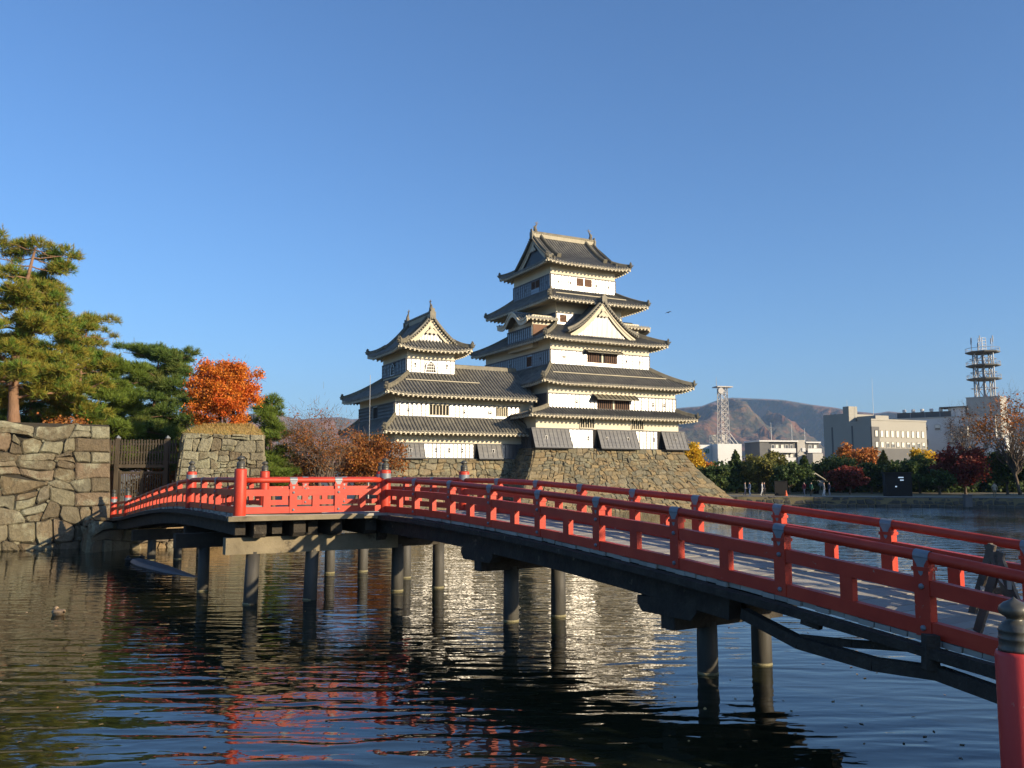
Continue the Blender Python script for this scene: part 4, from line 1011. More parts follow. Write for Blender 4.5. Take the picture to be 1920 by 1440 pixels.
# sawhorse barricade standing on the near end of the deck
def barricade():
    c = PA-E1*17.15+E2*1.45; z = zn(17.15)
    b = empty('barricade', (c.x, c.y, z), 0, 'weathered wooden sawhorse barricade standing on the near end of the bridge deck', 'barricade'); o = (c.x, c.y, z)
    for sgn in (-1, 1):
        q = c+E2*sgn*.55+E1*sgn*.35
        for s2 in (-1, 1):
            m = MB(); m.bar(q-E1*.34*s2+fan(z), q+E1*.03*s2+fan(z+1.08), .07, .10); m.build('leg', M['barricade'], b, off=o)
        m = MB(); m.bar(q-E1*.2+fan(z+.42), q+E1*.2+fan(z+.42), .05, .09); m.build('brace', M['barricade'], b, off=o)
    m = MB(); m.bar(c-E2*.62-E1*.5+fan(z+.70), c+E2*.62+E1*.3+fan(z+.70), .05, .18); m.build('cross_board', M['deck'], b, off=o)
    m = MB(); m.bar(c-E2*.62-E1*.2+fan(z+.40), c+E2*.62+E1*.55+fan(z+.40), .05, .14); m.build('cross_board', M['deck'], b, off=o)
barricade()

# ------------------------------------------------------------------ left bank: ramparts, landing, gate
rnd = random.Random(11)
mb = MB(); A0, B0, B1, A1 = (-33,35.2,-.3), (-20.05,43.3,-.3), (-21.0,44.5,6.2), (-33.9,36.6,6.2)
W_, H_ = 15.3, 6.8; f = planar(A0, B0, B1, A1, W_, H_); backing(mb, f, W_, H_, .06)
stones(mb, f, W_, H_, 1.18, .70, .16, rnd, .38, .02, (0,1.25), .30, .35)
A2, B2 = (-36.5,43,6.2), (-23.5,51,6.2)
mb.add([B0, (-25.5,50.5,-.3), (-26.0,51,6.2), B1], [(0,1,2,3)], 1)
rw = mb.build('stone_rampart', [M['wall_stone'], M['mortar']])
tag(rw, 'tall rampart of big brown and grey blocks at the left edge', 'stone wall')
def embank(name, pts, z, mat, lab):
    m = MB(); n = 14; cx = sum(p[0] for p in pts)/len(pts); cy = sum(p[1] for p in pts)/len(pts)
    return m
m = MB(); q = [(-33.9,36.6),(-21.0,44.5),(-23.6,51),(-27,66),(-60,70),(-60,40)]
rows = []
for j in range(13):
    t = j/12; row = []
    for i in range(25):
        s = i/24; a = V3((-60*(1-s)-21.2*s, 28*(1-s)+44.7*s, 0)) if False else None
        p0 = V3((-36+15*s, 35.4+9.1*s, 0)); p1 = V3((-58+24*s, 62+4*s, 0)); p = p0*(1-t)+p1*t
        row.append((p.x, p.y, 6.05+.5*min(t*2,1)+.12*mnoise.noise(V3((p.x*.6,p.y*.6,0)))-(.25 if j==0 else 0)))
    rows.append(row)
m.grid(rows)
m.add([(-21.2,44.6,6.0),(-34,66,6.3),(-34,66,1),(-21.2,44.6,1)], [(0,1,2,3)])
M['leaf_litter'] = PM('bank with fallen leaves', [(.16,.10,.045),(.24,.15,.055),(.10,.10,.035)], 2.2, .95, .8, 14)
tag(m.build('embankment', M['leaf_litter']), 'earth bank with fallen leaves on top of the left rampart', 'ground', kind='structure')

# landing where the far span ends, and the low quay to its right
mb = MB()
for P00, P10, P11, P01, W, H, sw, sh in (((-21.6,43.6,-.2),(-19.6,40.2,-.2),(-19.75,40.6,1.5),(-21.6,43.9,1.6),4.0,1.7,1.0,.62),
                                         ((-19.6,40.2,-.2),(-18.35,42.5,-.2),(-18.5,42.7,1.35),(-19.75,40.6,1.5),2.7,1.6,1.0,.62)):
    f = planar(P00,P10,P11,P01,W,H); backing(mb, f, W, H, .12); stones(mb, f, W, H, sw, sh, .16, rnd, .4, .025, (0,0), .2, .3)
mb.add([(-21.6,43.8,1.46),(-19.75,40.7,1.46),(-18.5,42.7,1.36),(-19.2,46,1.4),(-22,46,1.5)], [(0,1,2,3,4)], 2)
tag(mb.build('stone_landing', [M['wall_stone'], M['mortar'], M['leaf_litter']]), 'boulder landing at the far foot of the bridge beside the left rampart', 'landing')
mb = MB()
for a, b, H in (((-18.4,42.4),(-14.4,44.3),1.15),((-14.4,44.3),(-13.3,52),1.1),((-13.3,52),(-13.4,78),1.1)):
    W = math.hypot(b[0]-a[0], b[1]-a[1]); d = V3((b[0]-a[0], b[1]-a[1], 0)).normalized(); n = V3((-d.y, d.x, 0))*.18
    f = planar((*a,-.3),(*b,-.3),(b[0]+n.x,b[1]+n.y,H),(a[0]+n.x,a[1]+n.y,H),W,H+.3); backing(mb, f, W, H+.3, .1); stones(mb, f, W, H+.3, .95, .48, .12, rnd, .35, .02)
tag(mb.build('quay_wall', [M['quay_stone'], M['mortar']]), 'low ochre stone quay under and behind the bridge on the left bank', 'quay wall')

# middle rampart stub with dry grass on top
mb = MB(); F = [(-19.55,49.5,.6),(-14.2,49.9,.6),(-14.75,50.7,5.95),(-19.2,50.2,6.05)]
f = planar(*F, 5.2, 5.6); backing(mb, f, 5.2, 5.6, .05); stones(mb, f, 5.2, 5.6, .85, .58, .10, rnd, .32, .025, (.8,.7), .45)
G = [(-22.4,56.5,.6),(-19.55,49.5,.6),(-19.2,50.2,6.05),(-21.7,56.2,6.05)]
f = planar(*G, 7, 5.6); backing(mb, f, 7, 5.6, .05); stones(mb, f, 7, 5.6, .85, .58, .10, rnd, .32, .025, (0,.6), .4)
G = [(-14.2,49.9,.6),(-17.2,57,.6),(-17.3,56.6,5.9),(-14.75,50.7,5.95)]
f = planar(*G, 7, 5.6); backing(mb, f, 7, 5.6, .05); stones(mb, f, 7, 5.6, .85, .58, .10, rnd, .32, .025, (0,0), .4)
ms = mb.build('stone_rampart', [M['pale_stone'], M['mortar']])
tag(ms, 'squarish pale stone rampart topped with dry grass under the flaming orange tree', 'stone wall')
m = MB(); rows = []
c = V3((-17.4,53.3,0)); out = [(-19.25,50.15),(-17,50.35),(-14.8,50.7),(-15.9,53.5),(-17.3,56.6),(-19,56.5),(-21.7,56.2),(-20.5,53.2)]
for k in range(8):
    t = k/7; row = []
    for i in range(49):
        a = i/48*8; i0 = int(a)%8; i1 = (i0+1)%8; g = a-int(a)
        p = V3((out[i0][0]*(1-g)+out[i1][0]*g, out[i0][1]*(1-g)+out[i1][1]*g, 0)); s = 1-.93*t**1.2 if t<1 else .01
        p = c+(p-c)*s; z = 5.95+.62*min(1,(1-s)*2.6)**.8+.10*mnoise.noise(V3((p.x*1.7,p.y*1.7,2)))*min(1,t*3); row.append((p.x,p.y,z))
    rows.append(row)
m.grid(rows); gt = m.build('grass_top', M['dry_grass'], ms, smooth=True)
V = []                                                        # tufts of grass along the edge
rg = np.random.default_rng(5); n = 5200; t = rg.random(n)*8; i0 = t.astype(int)%8; g = t-np.floor(t); o_ = np.array(out); b = o_[i0]*(1-g)[:,None]+o_[(i0+1)%8]*g[:,None]
s = 1-rg.random(n)**1.3*.8; cc = np.array([c.x,c.y]); p = cc+(b-cc)*s[:,None]; z = 5.95+.62*np.minimum(1,(1-s)*2.6)**.8-.03
ln = .10+.16*rg.random(n); dx = rg.normal(0,.45,(n,2)); a = rg.random(n)*TAU; wv = np.stack([np.cos(a),np.sin(a)],1)*.016
P0 = np.column_stack([p,z]); P1 = np.column_stack([p+dx*ln[:,None],z+ln*.85])
W3 = np.column_stack([wv,np.zeros(n)]); Vq = np.stack([P0-W3,P0+W3,P1+W3*.4,P1-W3*.4],1)
M['grass_blade'] = leafm('dry grass blades', [(.30,.19,.06),(.42,.29,.10),(.25,.22,.07)], 1.5, .3, .01, .3)
quads_object('grass', Vq, M['grass_blade'], ms)['kind'] = 'stuff'

# timber fence and gate between the ramparts
g = empty('palisade_gate', (-22.6,52,1), 0, 'dark timber palisade over a barred double gate between the two ramparts', 'gate'); o = (-22.6,52,1)
d = V3((1,.06,0)).normalized(); q0 = V3((-24.9,51.9,0))
for i in range(27):
    m = MB(); p = q0+d*(.05+i*.168); m.box((p.x,p.y-.06,4.95+.02*(i%3)), (.075,.05,1.5)); m.build('picket', M['gate_wood'], g, off=o)
for z in (4.35,4.95,5.45): m = MB(); m.bar(q0+fan(z), q0+d*4.5+fan(z), .07, .12); m.build('rail', M['gate_wood'], g, off=o)
for s in (-.05,.95,3.9):
    m = MB(); p = q0+d*s; m.box((p.x,p.y+.02,3.35), (.24,.22,4.9)); ps = m.build('post', M['gate_wood'], g, off=o)
    m = MB(); m.lathe([(.17,5.80),(.18,5.83),(.02,5.98)], (p.x,p.y,0), 4); m.build('post_cap', M['zinc'], ps, off=o)
m = MB(); m.bar(q0+d*.9+fan(4.12), q0+d*4+fan(4.12), .2, .2); m.build('lintel', M['gate_wood'], g, off=o)
for k in (0,1):
    dr = empty('door', parent=g); a = q0+d*(1.15+k*1.33)
    for i in range(9): m = MB(); p = a+d*(.08+i*.145); m.box((p.x-o[0],p.y-.05-o[1],2.45-o[2]), (.05,.05,2.5)); m.build('bar', M['gate_wood'], dr)
    for z in (1.4,2.4,3.72): m = MB(); m.bar(a+fan(z)-V3(o), a+d*1.28+fan(z)-V3(o), .08, .14); m.build('door_rail', M['gate_wood'], dr)
    for e in (.03,1.28): m = MB(); p = a+d*e-V3(o); m.box((p.x,p.y,2.5), (.11,.09,2.75)) if False else m.box((p.x,p.y,1.5), (.11,.09,2.7)); m.build('door_stile', M['gate_wood'], dr)

# thin pole near the turret, and the low white wall running up to it
p = at(691, 895, 70); m = MB(); m.tube([(p.x,p.y,1),(p.x,p.y,6.4)], .06, 8); po = m.build('pole', M['metal_pole'], None)
m = MB(); m.tube([(p.x,p.y,6.4),(p.x,p.y,11.8)], .022, 6); m.build('mast', M['metal_pole'], po); m = MB(); m.lathe([(.08,5.9),(.09,6.1),(.08,6.3)], (p.x,p.y,0), 8); m.build('collar', M['metal_pole'], po)
tag(po, 'thin grey pole standing in front of the turret corner', 'pole')
w0 = at(560, 880, 88); w1 = at(668, 878, 86)
wl = empty('plaster_wall', (w0.x,w0.y,1), 0, 'low white plaster wall with tile coping behind the rusty trees', 'wall'); o = (w0.x,w0.y,1)
m = MB(); m.bar((w0.x,w0.y,2.5), (w1.x,w1.y,2.5), .4, 3.0); m.build('wall', M['plaster'], wl, off=o)
m = MB(); a, b = V3((w0.x,w0.y,4.1)), V3((w1.x,w1.y,4.1)); m.bar(a, b, .9, .16); m.bar(a+fan(.16), b+fan(.16), .5, .16); m.tube([a+fan(.3),b+fan(.3)], .12, 8); m.build('coping', M['tile'], wl, off=o)

# ------------------------------------------------------------------ trees
def frame_quads(C, size, aspect, rg, up=None, droop=0.):
    n = len(C); a = rg.normal(0,1,(n,3)); a /= np.linalg.norm(a,axis=1)[:,None]
    if up is not None: a[:,2] = a[:,2]*up+droop; a /= np.linalg.norm(a,axis=1)[:,None]
    b = rg.normal(0,1,(n,3)); b -= a*(a*b).sum(1)[:,None]; b /= np.linalg.norm(b,axis=1)[:,None]
    s = (size*(.6+.8*rg.random(n)))[:,None]; a = a*s*.5*aspect; b = b*s*.5
    return np.stack([C-a-b*.55, C+b*.0-a*0-b*1.0, C+a, C+b],1) if False else np.stack([C-a, C-b, C+a, C+b],1)
def needles(P, D, k, ln, wd, rg):
    """tufts of k needles at points P pointing along D"""
    n = len(P); P = np.repeat(P,k,0); D = np.repeat(D,k,0)+rg.normal(0,.55,(n*k,3)); D /= np.linalg.norm(D,axis=1)[:,None]
    l = ln*(.7+.6*rg.random(n*k))[:,None]; s = np.cross(D, rg.normal(0,1,(n*k,3))); s /= np.linalg.norm(s,axis=1)[:,None]; s *= wd
    return np.stack([P-s, P+s, P+D*l+s*.5, P+D*l-s*.5],1)
def wob(p, q, rnd, n=5, amp=.12, sag=0):
    p, q = V3(p), V3(q); L = (q-p).length; out = []
    for i in range(n+1):
        t = i/n; o = V3((rnd.uniform(-1,1),rnd.uniform(-1,1),rnd.uniform(-1,1)))*amp*L*math.sin(math.pi*t)*.6
        out.append(p+(q-p)*t+o+V3((0,0,sag*L*math.sin(math.pi*t))))
    return out
def taper(r0, r1, n): return [r0+(r1-r0)*i/n for i in range(n+1)]
def pine(loc, H, spread, seed, mat='pine', lean=(0,0), bare=.22, k=9, ln=.30, wd=.014, dens=1.0, rtr=.24, lab='', group=None, candles=True, shape=None, top_flat=.5, azr=None, pads_extra=()):
    rnd = random.Random(seed); rg = np.random.default_rng(seed)
    root = empty('pine_tree', loc, 0, lab, 'tree', group)
    path = [V3((lean[0]*t*t+.25*math.sin(3.1*t+seed), lean[1]*t*t+.2*math.sin(2.3*t+1+seed), H*t)) for t in [i/9 for i in range(10)]]
    base = path[0].copy(); path = [p-V3((base.x,base.y,0)) for p in path]
    tr = MB(); tr.tube(path, [rtr*(1.25 if i==0 else 1)*(1-.82*i/9) for i in range(10)], 10)
    PP, DD = [], []
    def pad(c, rx, rz, n):
        n = int(n*dens); d = rg.normal(0,1,(n,3)); d /= np.linalg.norm(d,axis=1)[:,None]; r = rg.random(n)**.42
        d[:,2] = np.abs(d[:,2])*np.where(rg.random(n)<.82,1,-.35)
        p = np.array(c)+d*r[:,None]*np.array([rx,rx,rz]); PP.append(p); e = d*np.array([.8,.8,.5])+np.array([0,0,.55]); DD.append(e)
    nl = max(4, int(H*(1-bare)/.46))
    for j in range(nl):
        t = bare+(1-bare)*(j+rnd.random()*.8)/nl
        if t > .985: continue
        i = min(8,int(t*9)); p = path[i].lerp(path[i+1], t*9-i)
        x = max(t-bare,0)/(1-bare); R0 = spread*(1-x**1.8*(1-.5*top_flat))*(.75+.4*rnd.random())
        for b in range(3):
            az = rnd.uniform(0,TAU) if azr is None else rnd.uniform(*azr)
            L = R0*rnd.uniform(.45,1.05); e = p+V3((math.cos(az)*L, math.sin(az)*L, L*rnd.uniform(-.14,.26)))
            br = wob(p, e, rnd, 5, .14, -.04); tr.tube(br, taper(rtr*.30*(1-t*.6), .02, 5), 6, False)
            m = max(2,int(L/.55))
            for q in range(m):
                f = .22+.78*(q+.7)/m; c = br[min(5,int(f*5))]; c = c.lerp(br[min(5,int(f*5)+1)], .5)+V3((rnd.uniform(-.5,.5),rnd.uniform(-.5,.5),rnd.uniform(-.22,.38)))
                rx = rnd.uniform(.26,.78)*min(1,.6+L/5); pad(c, rx, rx*rnd.uniform(.45,.75), 125*rx*rx+14)
                if rnd.random()<.6: tr.tube([br[min(5,int(f*5))], c], [.02,.008], 4, False)
    for (c, rx, rz) in pads_extra: pad(c, rx, rz, 150*rx*rx)
    pad(path[-1]+V3((0,0,.0)), .7, .5, 110)
    P = np.vstack(PP); D = np.vstack(DD); V = needles(P, D, k, ln, wd, rg)
    if candles:                                                        # upright new shoots along the top of the crown
        top = P[rg.random(len(P))<min(.02,260/len(P))]; C = []
        for c in top:
            h = rnd.uniform(.18,.42)*(1.5 if c[2]>H*.9 else 1); m = 12; z = rg.random(m)*h; pts = np.column_stack([np.full(m,c[0]),np.full(m,c[1]),c[2]+z])
            dd = np.column_stack([rg.normal(0,.35,m),rg.normal(0,.35,m),np.full(m,1.)]); C.append(needles(pts, dd, 2, .12, wd*.8, rg))
            tr.tube([V3(c), V3(c)+V3((0,0,h))], [.012,.008], 4, False)
        if C: V = np.vstack([V]+C)
    quads_object('crown', V, M[mat], root); tr.build('trunk', M['pine_bark'], root, smooth=True)
    return root
def leafy(name, loc, crown, seed, mat, nleaf, size, lab, cat='tree', group=None, trunk=None, ncl=60, sig=.16, rtr=.16, bark='bark', asp=1.0, nbr=14, hollow=.5, low=-1.0, twigs=None, stems=1, upf=None, drop=0.):
    """deciduous or broadleaf tree. crown = (cx,cy,cz, rx,ry,rz) relative to the foot"""
    rnd = random.Random(seed); rg = np.random.default_rng(seed)
    root = empty(name, loc, 0, lab, cat, group); cx, cy, cz, rx, ry, rz = crown; cc = np.array([cx,cy,cz]); rr = np.array([rx,ry,rz])
    d = rg.normal(0,1,(ncl*2,3)); d /= np.linalg.norm(d,axis=1)[:,None]; d = d[d[:,2]>low][:ncl]
    r = (hollow+(1-hollow)*rg.random(len(d))); bumps = 1+.13*np.sin(d[:,0]*4.1+seed)+.10*np.cos(d[:,2]*5.3+d[:,1]*3+seed)
    C = cc+d*(r*bumps)[:,None]*rr*.88
    w_ = rg.random(len(C))+.35; idx = rg.choice(len(C), nleaf, p=w_/w_.sum()); s = sig*(rx+rz)/2
    L = C[idx]+rg.normal(0,1,(nleaf,3))*s*np.array([1,1,.8])
    V = frame_quads(L, np.full(nleaf,size), asp, rg, upf, drop)
    quads_object('crown', V, M[mat], root)
    tr = MB(); zt = trunk if trunk is not None else max(.4, cz-rz*.55)
    for k in range(stems):
        o = V3((rnd.uniform(-.3,.3),rnd.uniform(-.3,.3),0)) if stems > 1 else V3((0,0,0)); top = V3((cx*.5,cy*.5,zt))+o*2
        tr.tube(wob(o-V3((0,0,.1)), top, rnd, 5, .05), taper(rtr*1.2, rtr*.72, 5), 9)
        for i in range(nbr//stems):
            t = C[rnd.randrange(len(C))]; a = wob(top-V3((0,0,rnd.random()*zt*.25)), t, rnd, 6, .12, .05); tr.tube(a, taper(rtr*.45, .012, 6), 6, False)
            for _ in range(3):
                u = C[rnd.randrange(len(C))]; q = a[rnd.randrange(2,6)]
                if (V3(u)-q).length < rx*.9: tr.tube(wob(q, u, rnd, 3, .1), taper(rtr*.16, .008, 3), 5, False)
    tr.build('trunk', M[bark], root, smooth=True)
    if twigs:
        n = twigs[0]; a = C[rg.choice(len(C), n)]+rg.normal(0,1,(n,3))*s*1.3; dd = (a-cc)/np.linalg.norm(a-cc,axis=1)[:,None]+rg.normal(0,.4,(n,3))+np.array([0,0,.3])
        quads_object('twigs', needles(a, dd, 1, twigs[1], .009, rg), M['twig'], root)['kind'] = 'stuff'
    return root

# pines behind the left rampart
pine((-28.6,49.0,6.1), 10.9, 5.0, 3, 'pine', (.5,.2), .16, lab='big old red pine with spreading yellowing boughs above the left rampart', rtr=.32, top_flat=1.0, k=8)
pine((-27.6,54.5,6.2), 7.2, 3.7, 8, 'pine', (.9,0), .05, lab='mid sized pine leaning right behind the big old red pine', rtr=.2, top_flat=.9, k=8)
pine((-25.7,55.5,1.5), 9.0, 3.0, 21, 'pine_green', (.4,-.3), .30, k=11, ln=.32, dens=1.5, lab='bright green bushy pine hanging over the palisade gate', rtr=.2, candles=False, top_flat=.9)
pine((-26.3,61,1.2), 11.2, 3.9, 5, 'pine_dark', (.2,.1), .24, lab='dark dense pine standing left of the flaming orange tree', rtr=.22, top_flat=1.3, k=9, dens=1.4)
pine((-23.0,60,1.2), 7.4, 3.6, 15, 'pine_dark', (.2,.1), .22, lab='low dull pine behind the palisade gate and left of the orange tree', rtr=.2, top_flat=1.2, candles=False, k=8)
pine((-17.2,62,1.2), 7.6, 2.3, 33, 'pine_green', (.3,0), .2, lab='small green pine peeping out right behind the orange tree', rtr=.16, candles=False)
pine((-32.0,57,5.5), 6.6, 4.6, 41, 'pine_green', (0,0), .03, lab='low dark pine in the shade left of the big pine trunk', rtr=.18, candles=False)
leafy('shrub', (-26.2,50.5,6.2), (0,0,.3,2.3,1.0,.35), 51, 'cherry', 1100, .12, 'rusty brown leafy shrub along the top of the left rampart', 'shrub', ncl=40, sig=.2, rtr=.05, nbr=10, trunk=.3, hollow=.2)
leafy('shrub', (-23.2,56,1.2), (0,0,1.6,2.2,1.2,1.5), 52, 'cherry', 2600, .14, 'brownish thin shrub seen through the pickets of the gate', 'shrub', ncl=40, sig=.2, rtr=.05, nbr=12, trunk=.5, hollow=.2)
# the orange tree on the rampart stub
leafy('maple_tree', (-17.75,52.6,6.45), (0,0,2.2,2.28,2.0,2.55), 61, 'maple', 62000, .098, 'dense flaming orange red domed tree on the grass topped rampart', ncl=300, sig=.085, rtr=.11, nbr=36, stems=4, trunk=.7, hollow=.25, low=-.92, twigs=(1400,.4))
# sparse rusty cherry trees in front of the turret
leafy('cherry_tree', (-13.5,62,1.1), (-.6,0,4.6,3.1,2.0,2.6), 71, 'cherry', 5200, .13, 'nearly bare cherry with forked dark limbs rising above the middle railing', ncl=70, sig=.16, rtr=.17, nbr=26, stems=2, trunk=2.2, hollow=.4, twigs=(3000,.5), asp=.6)
leafy('cherry_tree', (-12.2,66,1.1), (.9,0,3.6,3.5,2.2,2.0), 72, 'cherry', 17000, .13, 'fuller rusty orange cherry reaching right across the turret base', ncl=90, sig=.13, rtr=.16, nbr=26, trunk=1.6, hollow=.3, twigs=(1500,.5))
leafy('cherry_tree', (-16.2,64,1.1), (-.2,0,2.6,2.7,1.8,1.7), 73, 'cherry', 12000, .13, 'low brown cherry beside the right edge of the grass topped rampart', ncl=70, sig=.14, rtr=.14, nbr=20, trunk=1.1, hollow=.3, twigs=(1800,.5))
leafy('broadleaf_tree', (15.2,4.6,1), (0,0,5.6,3.6,3.4,3.6), 90, 'evergreen', 5000, .22, 'dark broadleaf tree on the near bank shading the near end of the bridge', ncl=70, sig=.14)

# ------------------------------------------------------------------ far bank: quay, path, trees
rnd = random.Random(77)
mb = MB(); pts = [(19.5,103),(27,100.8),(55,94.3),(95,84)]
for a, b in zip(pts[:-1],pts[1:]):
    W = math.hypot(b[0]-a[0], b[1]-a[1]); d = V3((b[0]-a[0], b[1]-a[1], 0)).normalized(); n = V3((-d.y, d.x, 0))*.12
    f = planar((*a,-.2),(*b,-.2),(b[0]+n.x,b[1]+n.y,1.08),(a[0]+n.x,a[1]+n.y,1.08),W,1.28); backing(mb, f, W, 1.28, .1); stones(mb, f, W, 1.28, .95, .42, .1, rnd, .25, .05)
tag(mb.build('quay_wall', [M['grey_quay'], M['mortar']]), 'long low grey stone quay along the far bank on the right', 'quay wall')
m = MB(); q = [(19.6,103.3),(27.1,101.1),(55.1,94.6),(95.1,84.3)]; q2 = [(20,110.5),(28.5,108),(57,101),(97,90.6)]
m.grid([[(x,y,1.006) for x,y in q],[(x,y,1.006) for x,y in q2]])
tag(m.build('path', PM('gravel path', [(.17,.155,.125),(.23,.21,.17)], .8, .95, .3, 20)), 'pale gravel path along the far bank', 'path', kind='structure')

def far_tree(kind, px, ptop, wpx, D, lab, seed, group, base=1.0, cut=0):
    top = at(px, ptop, D); r = wpx/1600*D/2*1.25; h = top.z-base; loc = (top.x, D, base)
    if kind == 'conifer':
        root = empty('conifer', loc, 0, lab, 'tree', group); rg = np.random.default_rng(seed); n = 2600; z = rg.random(n)**1.3; a = rg.random(n)*TAU
        rad = r*(1-z)**.8*(.45+.55*rg.random(n))*(1+.18*np.sin(z*38)); C = np.column_stack([np.cos(a)*rad, np.sin(a)*rad, .6+(h-.6)*z+rg.normal(0,.1,n)])
        quads_object('crown', frame_quads(C, np.full(n,.36), 1.0, rg), M['olive' if cut else 'evergreen'], root)
        t = MB(); t.tube([(0,0,-.1),(0,0,h*.9)], [.22,.03], 7); t.build('trunk', M['bark'], root); return root
    mats = {'evergreen':'evergreen','olive':'olive','orange':'orange','darkred':'darkred','ginkgo':'ginkgo','pine':'pine_dark'}
    rz = (h-.7)/2
    return leafy({'ginkgo':'ginkgo_tree','darkred':'maple_tree'}.get(kind,'broadleaf_tree'), loc, (0,0,.7+rz,r,r*.85,rz*1.0), seed, mats[kind], int(3200+1200*min(r,5)), .28 if D<135 else .34, lab, group=group, ncl=60, sig=.13, rtr=.16, nbr=12, hollow=.35, low=-.95, trunk=max(.9,h*.22))
FT = [('evergreen',1338,868,52,117,'round dark evergreen nearest the keep base on the far bank'),
 ('conifer',1379,846,46,122,'pointed conifer in front of the white windowless block'),
 ('olive',1422,853,70,121,'broad olive tree with forked pale trunk left of the apartment block'),
 ('olive',1452,846,50,128,'olive brown tree top just below the left end of the apartment block'),
 ('evergreen',1478,868,58,116,'dark rounded tree behind the dark cabinet on the quay'),
 ('conifer',1507,856,44,118,'dark narrow conifer right of the rounded tree by the cabinet'),
 ('olive',1540,864,46,126,'thin olive tree behind the small gabled hut'),
 ('evergreen',1573,848,56,124,'dome shaped dark tree against the left end of the grey office block'),
 ('orange',1588,830,44,150,'left of two rusty orange crowns in front of the grey office block'),
 ('orange',1622,834,56,150,'right and wider of two rusty orange crowns in front of the grey office block'),
 ('darkred',1592,876,70,114,'low dark red maple on the bank below the rusty orange crowns'),
 ('evergreen',1632,868,46,118,'dark tree between the low red maple and the pointed yellow green conifer'),
 ('conifer',1656,848,46,119,'sunlit yellow green pointed conifer below the office windows'),
 ('evergreen',1690,862,60,115,'dark pine above the dark kiosk with the lit panel'),
 ('evergreen',1722,856,56,120,'dark green tree in front of the bright yellow ginkgo'),
 ('ginkgo',1727,834,44,140,'bright yellow ginkgo against the right corner of the grey office'),
 ('orange',1757,852,34,140,'small orange tree right of the bright yellow ginkgo'),
 ('darkred',1806,836,100,114,'large dark red maple below the white building with the tower'),
 ('olive',1848,850,44,130,'yellowish green tree just behind the large dark red maple'),
 ('evergreen',1884,838,60,113,'tall dark green tree at the foot of the bare branching tree'),
 ('evergreen',1926,852,60,112,'dark tree cut off by the right edge of the photo'),
 ('evergreen',1760,884,60,112,'low dark tree between the kiosk and the large dark red maple')]
for i, (k, px, pt, wp, D, lab) in enumerate(FT):
    far_tree(k, px, pt, wp, D, lab, 200+i, 'trees along the far bank', cut=(k=='conifer' and px>1600))
# the wooded park behind the first row reads as one mass
rg = np.random.default_rng(88); C = []
for k in range(150):
    px = 1340+rg.random()*640; D = 126+rg.random()*16; top = at(px, 872+rg.random()*22, D); rr_ = 1.2+rg.random()*1.6
    for q in range(3):
        c0 = np.array([top.x+rg.normal(0,.8), D+rg.normal(0,.8), 1.2+(top.z-1.2)*(1-.33*q)-rr_*.5]); d = rg.normal(0,1,(130,3)); d /= np.linalg.norm(d,axis=1)[:,None]; C.append(c0+d*(rg.random((130,1))**.4)*rr_)
C = np.vstack(C); C = C[C[:,2]>1.0]
tag(quads_object('woodland', frame_quads(C, np.full(len(C),.42), 1.0, rg), M['evergreen']), 'dense dark park woodland behind the row of far bank trees', 'woodland', kind='stuff')
far_tree('ginkgo', 1298, 816, 30, 128, 'narrow bright yellow ginkgo right beside the castle keep base', 300, None)
far_tree('orange', 1325, 862, 40, 135, 'low rusty tree in front of the small pale annex', 301, None)
p = at(1912, 900, 111); top = at(1880, 726, 111)
leafy('bare_tree', (p.x, 111, 1), ((top.x-p.x)*.8, 0, 7.6, 6.4, 4.5, 5.6), 310, 'orange', 1500, .26, 'tall almost bare spreading tree with a few orange leaves at the right edge', ncl=110, sig=.10, rtr=.20, nbr=60, trunk=3.2, hollow=.55, low=-.35, twigs=(2600,.9), bark='bark')
p = at(1803, 752, 175); leafy('bare_tree', (p.x, 175, 1), (0,0,12.5,4.2,3,4.5), 311, 'twig', 500, .3, 'small grey leafless tree beside the concrete tower base', ncl=70, sig=.12, rtr=.2, nbr=40, trunk=6, hollow=.5, twigs=(2500,1.0))

# ------------------------------------------------------------------ city buildings
def building(name, lab, P, ang, cat='building'):
    P = V3((P[0],P[1],1.0)); return empty(name, P, ang, lab, cat)
def bx(nm, par, x0,x1,y0,y1,z0,z1, mat): m = MB(); m.box(((x0+x1)/2,(y0+y1)/2,(z0+z1)/2),(x1-x0,y1-y0,z1-z0)); return m.build(nm, M[mat], par)
def win(par, x0,x1,z0,z1, y=0, side=False, mat='glass', blind=0, frame='white_wall', d=.10):
    m = MB(); X = (lambda a,o,z: (o,a,z)) if side else (lambda a,o,z: (a,o,z))
    for a in (x0,x1): m.bar(X(a,y-d/2,z0), X(a,y-d/2,z1), .12, d, up=(0,1,0) if not side else (1,0,0))
    for z in (z0,z1): m.bar(X(x0,y-d/2,z), X(x1,y-d/2,z), d, .12)
    w = m.build('window', M[frame], par)
    g = MB(); g.add([X(x0,y-.03,z0),X(x1,y-.03,z0),X(x1,y-.03,z1),X(x0,y-.03,z1)], [(0,1,2,3)]); g.build('pane', M[mat], w)
    if blind: b = MB(); zb = z1-(z1-z0)*blind; b.add([X(x0+.06,y-.045,zb),X(x1-.06,y-.045,zb),X(x1-.06,y-.045,z1-.06),X(x0+.06,y-.045,z1-.06)], [(0,1,2,3)]); b.build('blind', M['blind'], w)
    return w
